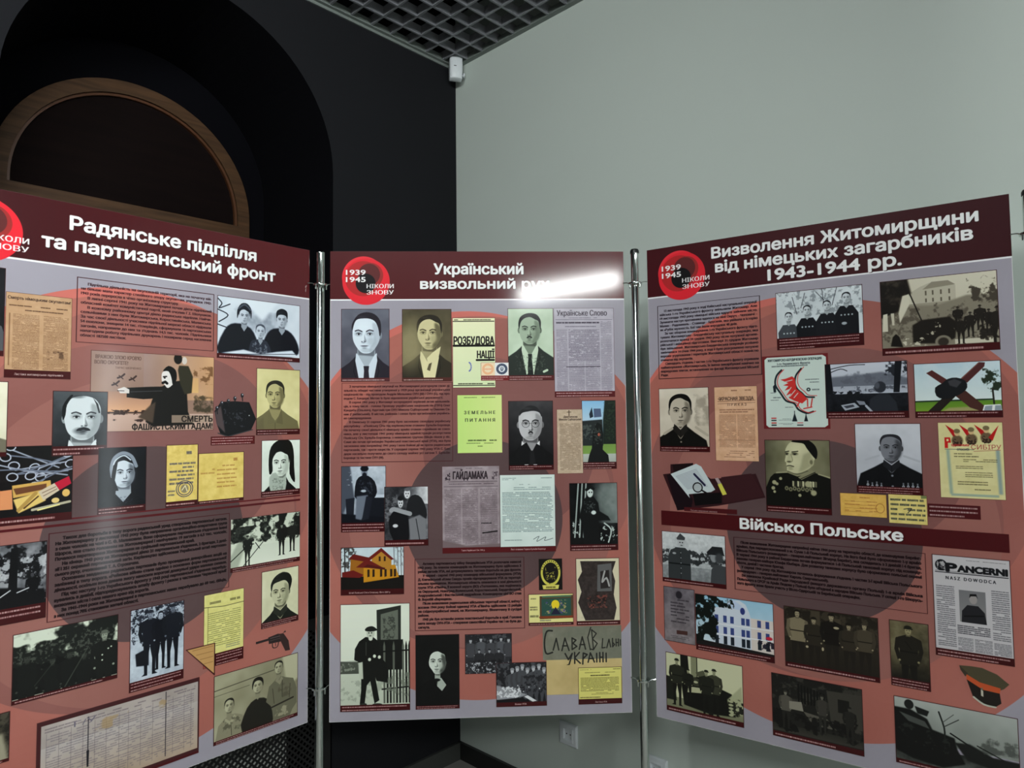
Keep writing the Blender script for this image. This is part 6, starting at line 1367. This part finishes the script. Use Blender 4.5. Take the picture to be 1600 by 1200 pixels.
    r = (369, 1023, 594, 1183); P = Pic(cv, r, ((18, 14, 10), (196, 186, 158))).grad(.16, .24); P.fol((0, 0, 1, .6), .35, 16, .55, 4, .15, .7); P.grad(.2, .16, 0, (0, .62, 1, .92)); P.p([(.3, .02), (.4, .02), (.4, .3), (.3, .3)], .35, 2); P.p([(.55, .1), (.62, .1), (.62, .35), (.55, .35)], .35, 2)
    for x, y, h, b, cp in ((.15, .04, .95, .62, None), (.33, .12, .85, .22, .12), (.52, .02, .95, .08, .1), (.7, .14, .82, .25, .12), (.86, .1, .85, .36, .3)): P.fig(x, y, h, b, .72, cp, .15, 1.25, belt=True)
    P.e(.57, .25, .03, .02, .85, .3); P.e(.25, .62, .015, .02, .85); P.e(.42, .62, .012, .03, .85); P.cap(.08, 1, .95); P.frame(); add('photograph', 'brown photograph of five men in a row', r)
    r = (618, 1022, 702, 1182); P = Pic(cv, r, ((16, 14, 10), (186, 178, 142))).grad(.5, .25); P.e(.2, .3, .4, .4, .65, 1, .6); P.nz(40, 20, 3); P.fig(.48, .06, 1.1, .16, .75, .15, .1, 1.15, belt=True); P.l([(.4, .3), (.56, .42)], .02, .05); P.grad(.12, .08, 0, (0, .72, 1, .9)) if False else None; P.e(.5, .95, .7, .25, .08, 1, .7); P.cap(.13, 3, .9); P.frame(); add('photograph', 'narrow photograph of a lone soldier', r)
    # cap
    P = Pic(cv, (750, 1095, 862, 1195)); P.p([(.1, .12), (.3, .1), (.5, .1), (.75, .2), (.95, .38), (.86, .5), (.8, .54), (.6, .5), (.3, .4), (.18, .26)], (76, 70, 50), .5); P.p([(.1, .12), (.25, .28), (.2, .36), (.12, .22)], (58, 52, 40), .5); P.p([(.22, .3), (.45, .44), (.8, .5), (.78, .62), (.5, .6), (.22, .42)], (196, 84, 44), .5)
    P.p([(.22, .42), (.5, .6), (.78, .62), (.8, .84), (.7, .94), (.5, .94), (.32, .8)], (30, 24, 20), .5); P.l([(.33, .8), (.5, .93), (.7, .95)], .035, (190, 196, 180), sm=3); P.p([(.46, .6), (.5, .62), (.5, .76), (.46, .74)], (200, 196, 180), .3); P.e(.48, .58, .02, .03, (120, 110, 90))
    add('cap_print', 'square-topped military cap with a red band printed without a frame', [(758, 1104), (806, 1102), (858, 1130), (842, 1150), (842, 1180), (826, 1192), (800, 1192), (780, 1172), (770, 1140)])
    r = (32, 1205, 255, 1373); P = Pic(cv, r, ((12, 14, 10), (214, 216, 180))).fill(.9); P.p([(.2, .0), (.3, .0), (.32, .4), (.2, .4)], .1); P.p([(.34, 0), (.42, 0), (.42, .35), (.34, .35)], .6, 1); P.l([(.42, 0), (.42, .4)], .012, .15); P.grad(.62, .55, 0, (0, .74, 1, .92)); P.p([(0, .4), (.12, .42), (.14, .8), (0, .8)], .15, 2)
    P.p([(.2, .4), (.4, .34), (.5, .3), (.58, .4), (.86, .5), (.9, .86), (.56, .9), (.24, .84)], .07, 2); P.p([(.4, .26), (.5, .2), (.56, .3), (.46, .36)], .4, 1); P.p([(.26, .52), (.5, .5), (.52, .58), (.28, .62)], .8, .8); P.e(.4, .42, .09, .07, .3, .2); P.e(.4, .42, .03, .02, .8, .3)
    P.p([(.8, .6), (.98, .34), (1, .8), (.84, .84)], .75, 3); P.fol((.78, .45, 1, .92), .12, 14, .5, 4, .1, .9, .2)
    for i in range(5): P.e(.845, .62 + i * .055, .03, .02, .75, .3)
    for x, y, h, b in ((.15, .08, .8, .2), (.3, .22, .55, .14), (.64, .14, .78, .3), (.54, .18, .76, .16)): P.fig(x, y, h, b, .7, .15, .1, 1.2, belt=True)
    P.cap(.085, 1, .9); P.frame(); add('photograph', 'photograph of soldiers around an open-topped car', r)
    r = (331, 1207, 552, 1373); P = Pic(cv, r, ((14, 14, 12), (176, 172, 158))).grad(.14, .2); P.fol((0, 0, 1, .5), .4, 14, .56, 3, .15, .7)
    for i in range(9): P.p([(.3 + i * .035, .1 + .01 * i), (.32 + i * .035, .1 + .01 * i), (.32 + i * .035, .4), (.3 + i * .035, .4)], .05, .5)
    P.p([(.62, .12), (1, .1), (1, .7), (.66, .6)], .36, 2); P.p([(.74, .22), (.86, .22), (.86, .42), (.74, .42)], .12, .6); P.p([(.2, .4), (.34, .38), (.36, .52), (.2, .52)], .75, .6); P.p([(.36, .52), (.62, .56), (.72, .7), (.46, .7)], .52, .8); P.grad(.26, .34, 0, (0, .78, 1, .9)); P.fol((0, .5, 1, .92), .06, 16, .5, 9, .12, .9)
    P.fig(.16, .24, .6, .5, .7, .3, .2, 1.2); P.fig(.57, .2, .6, .35, .6, .2, .25, 1.1); P.fig(.86, .3, .56, .2, .4, .15, .2, 1.2); P.p([(.2, .4), (.34, .38), (.36, .52), (.2, .52)], .75, .6); P.cap(.085, 1, .7); P.frame(); add('photograph', 'dark photograph of soldiers at a field printing press', r)
    r = (622, 1206, 869, 1367); P = Pic(cv, r, ((14, 16, 14), (190, 196, 190))).grad(.85, .7, 0, (0, 0, 1, .6)); P.nz(60, 16, 3); P.grad(.3, .38, 0, (0, .68, 1, .93)); P.nz(14, 24, 5, (0, .6, 1, .93))
    P.p([(0, .16), (.14, .16), (.28, .26), (.32, .4), (.5, .46), (.52, .62), (.58, .8), (.4, .92), (.15, .88), (0, .8)], .05, 2.5); P.fol((0, .3, .6, .85), .25, 14, .62, 4, .08, .7, .2); P.p([(.04, .22), (.26, .3), (.3, .4), (.12, .34)], .4, 2); P.e(.13, .09, .04, .07, .12, .15); P.p([(.18, .1), (.3, .14), (.28, .22), (.2, .2)], .1, 1.5)
    P.p([(.5, .52), (.62, .5), (.8, .62), (1, .62), (1, .72), (.84, .8), (.6, .74)], .12, 2.5); P.l([(.47, .4), (.66, .56)], .014, .1); P.l([(.38, .12), (.42, .34), (.42, .5)], .014, .15, sm=3); P.l([(.42, .32), (.54, .18)], .008, .3); P.l([(.41, .26), (.5, .12)], .006, .4); P.fol((.66, .3, 1, .62), .35, 14, .5, 6, .2, .7, .3); P.l([(.68, .5), (.9, .64)], .01, .12)
    P.cap(.07, 1, .5); P.frame(); add('photograph', 'dark photograph of tanks on a winter field', r)
    return cv, parts

cvr, parts_r = board_right()
build_board((0.4192, 2.0613), -0.5895, 2.0625, cvr, 'right exhibition board about the liberation, angled along the white wall', parts_r, 'print_liberation')
bpy.data.objects.remove(_txto)
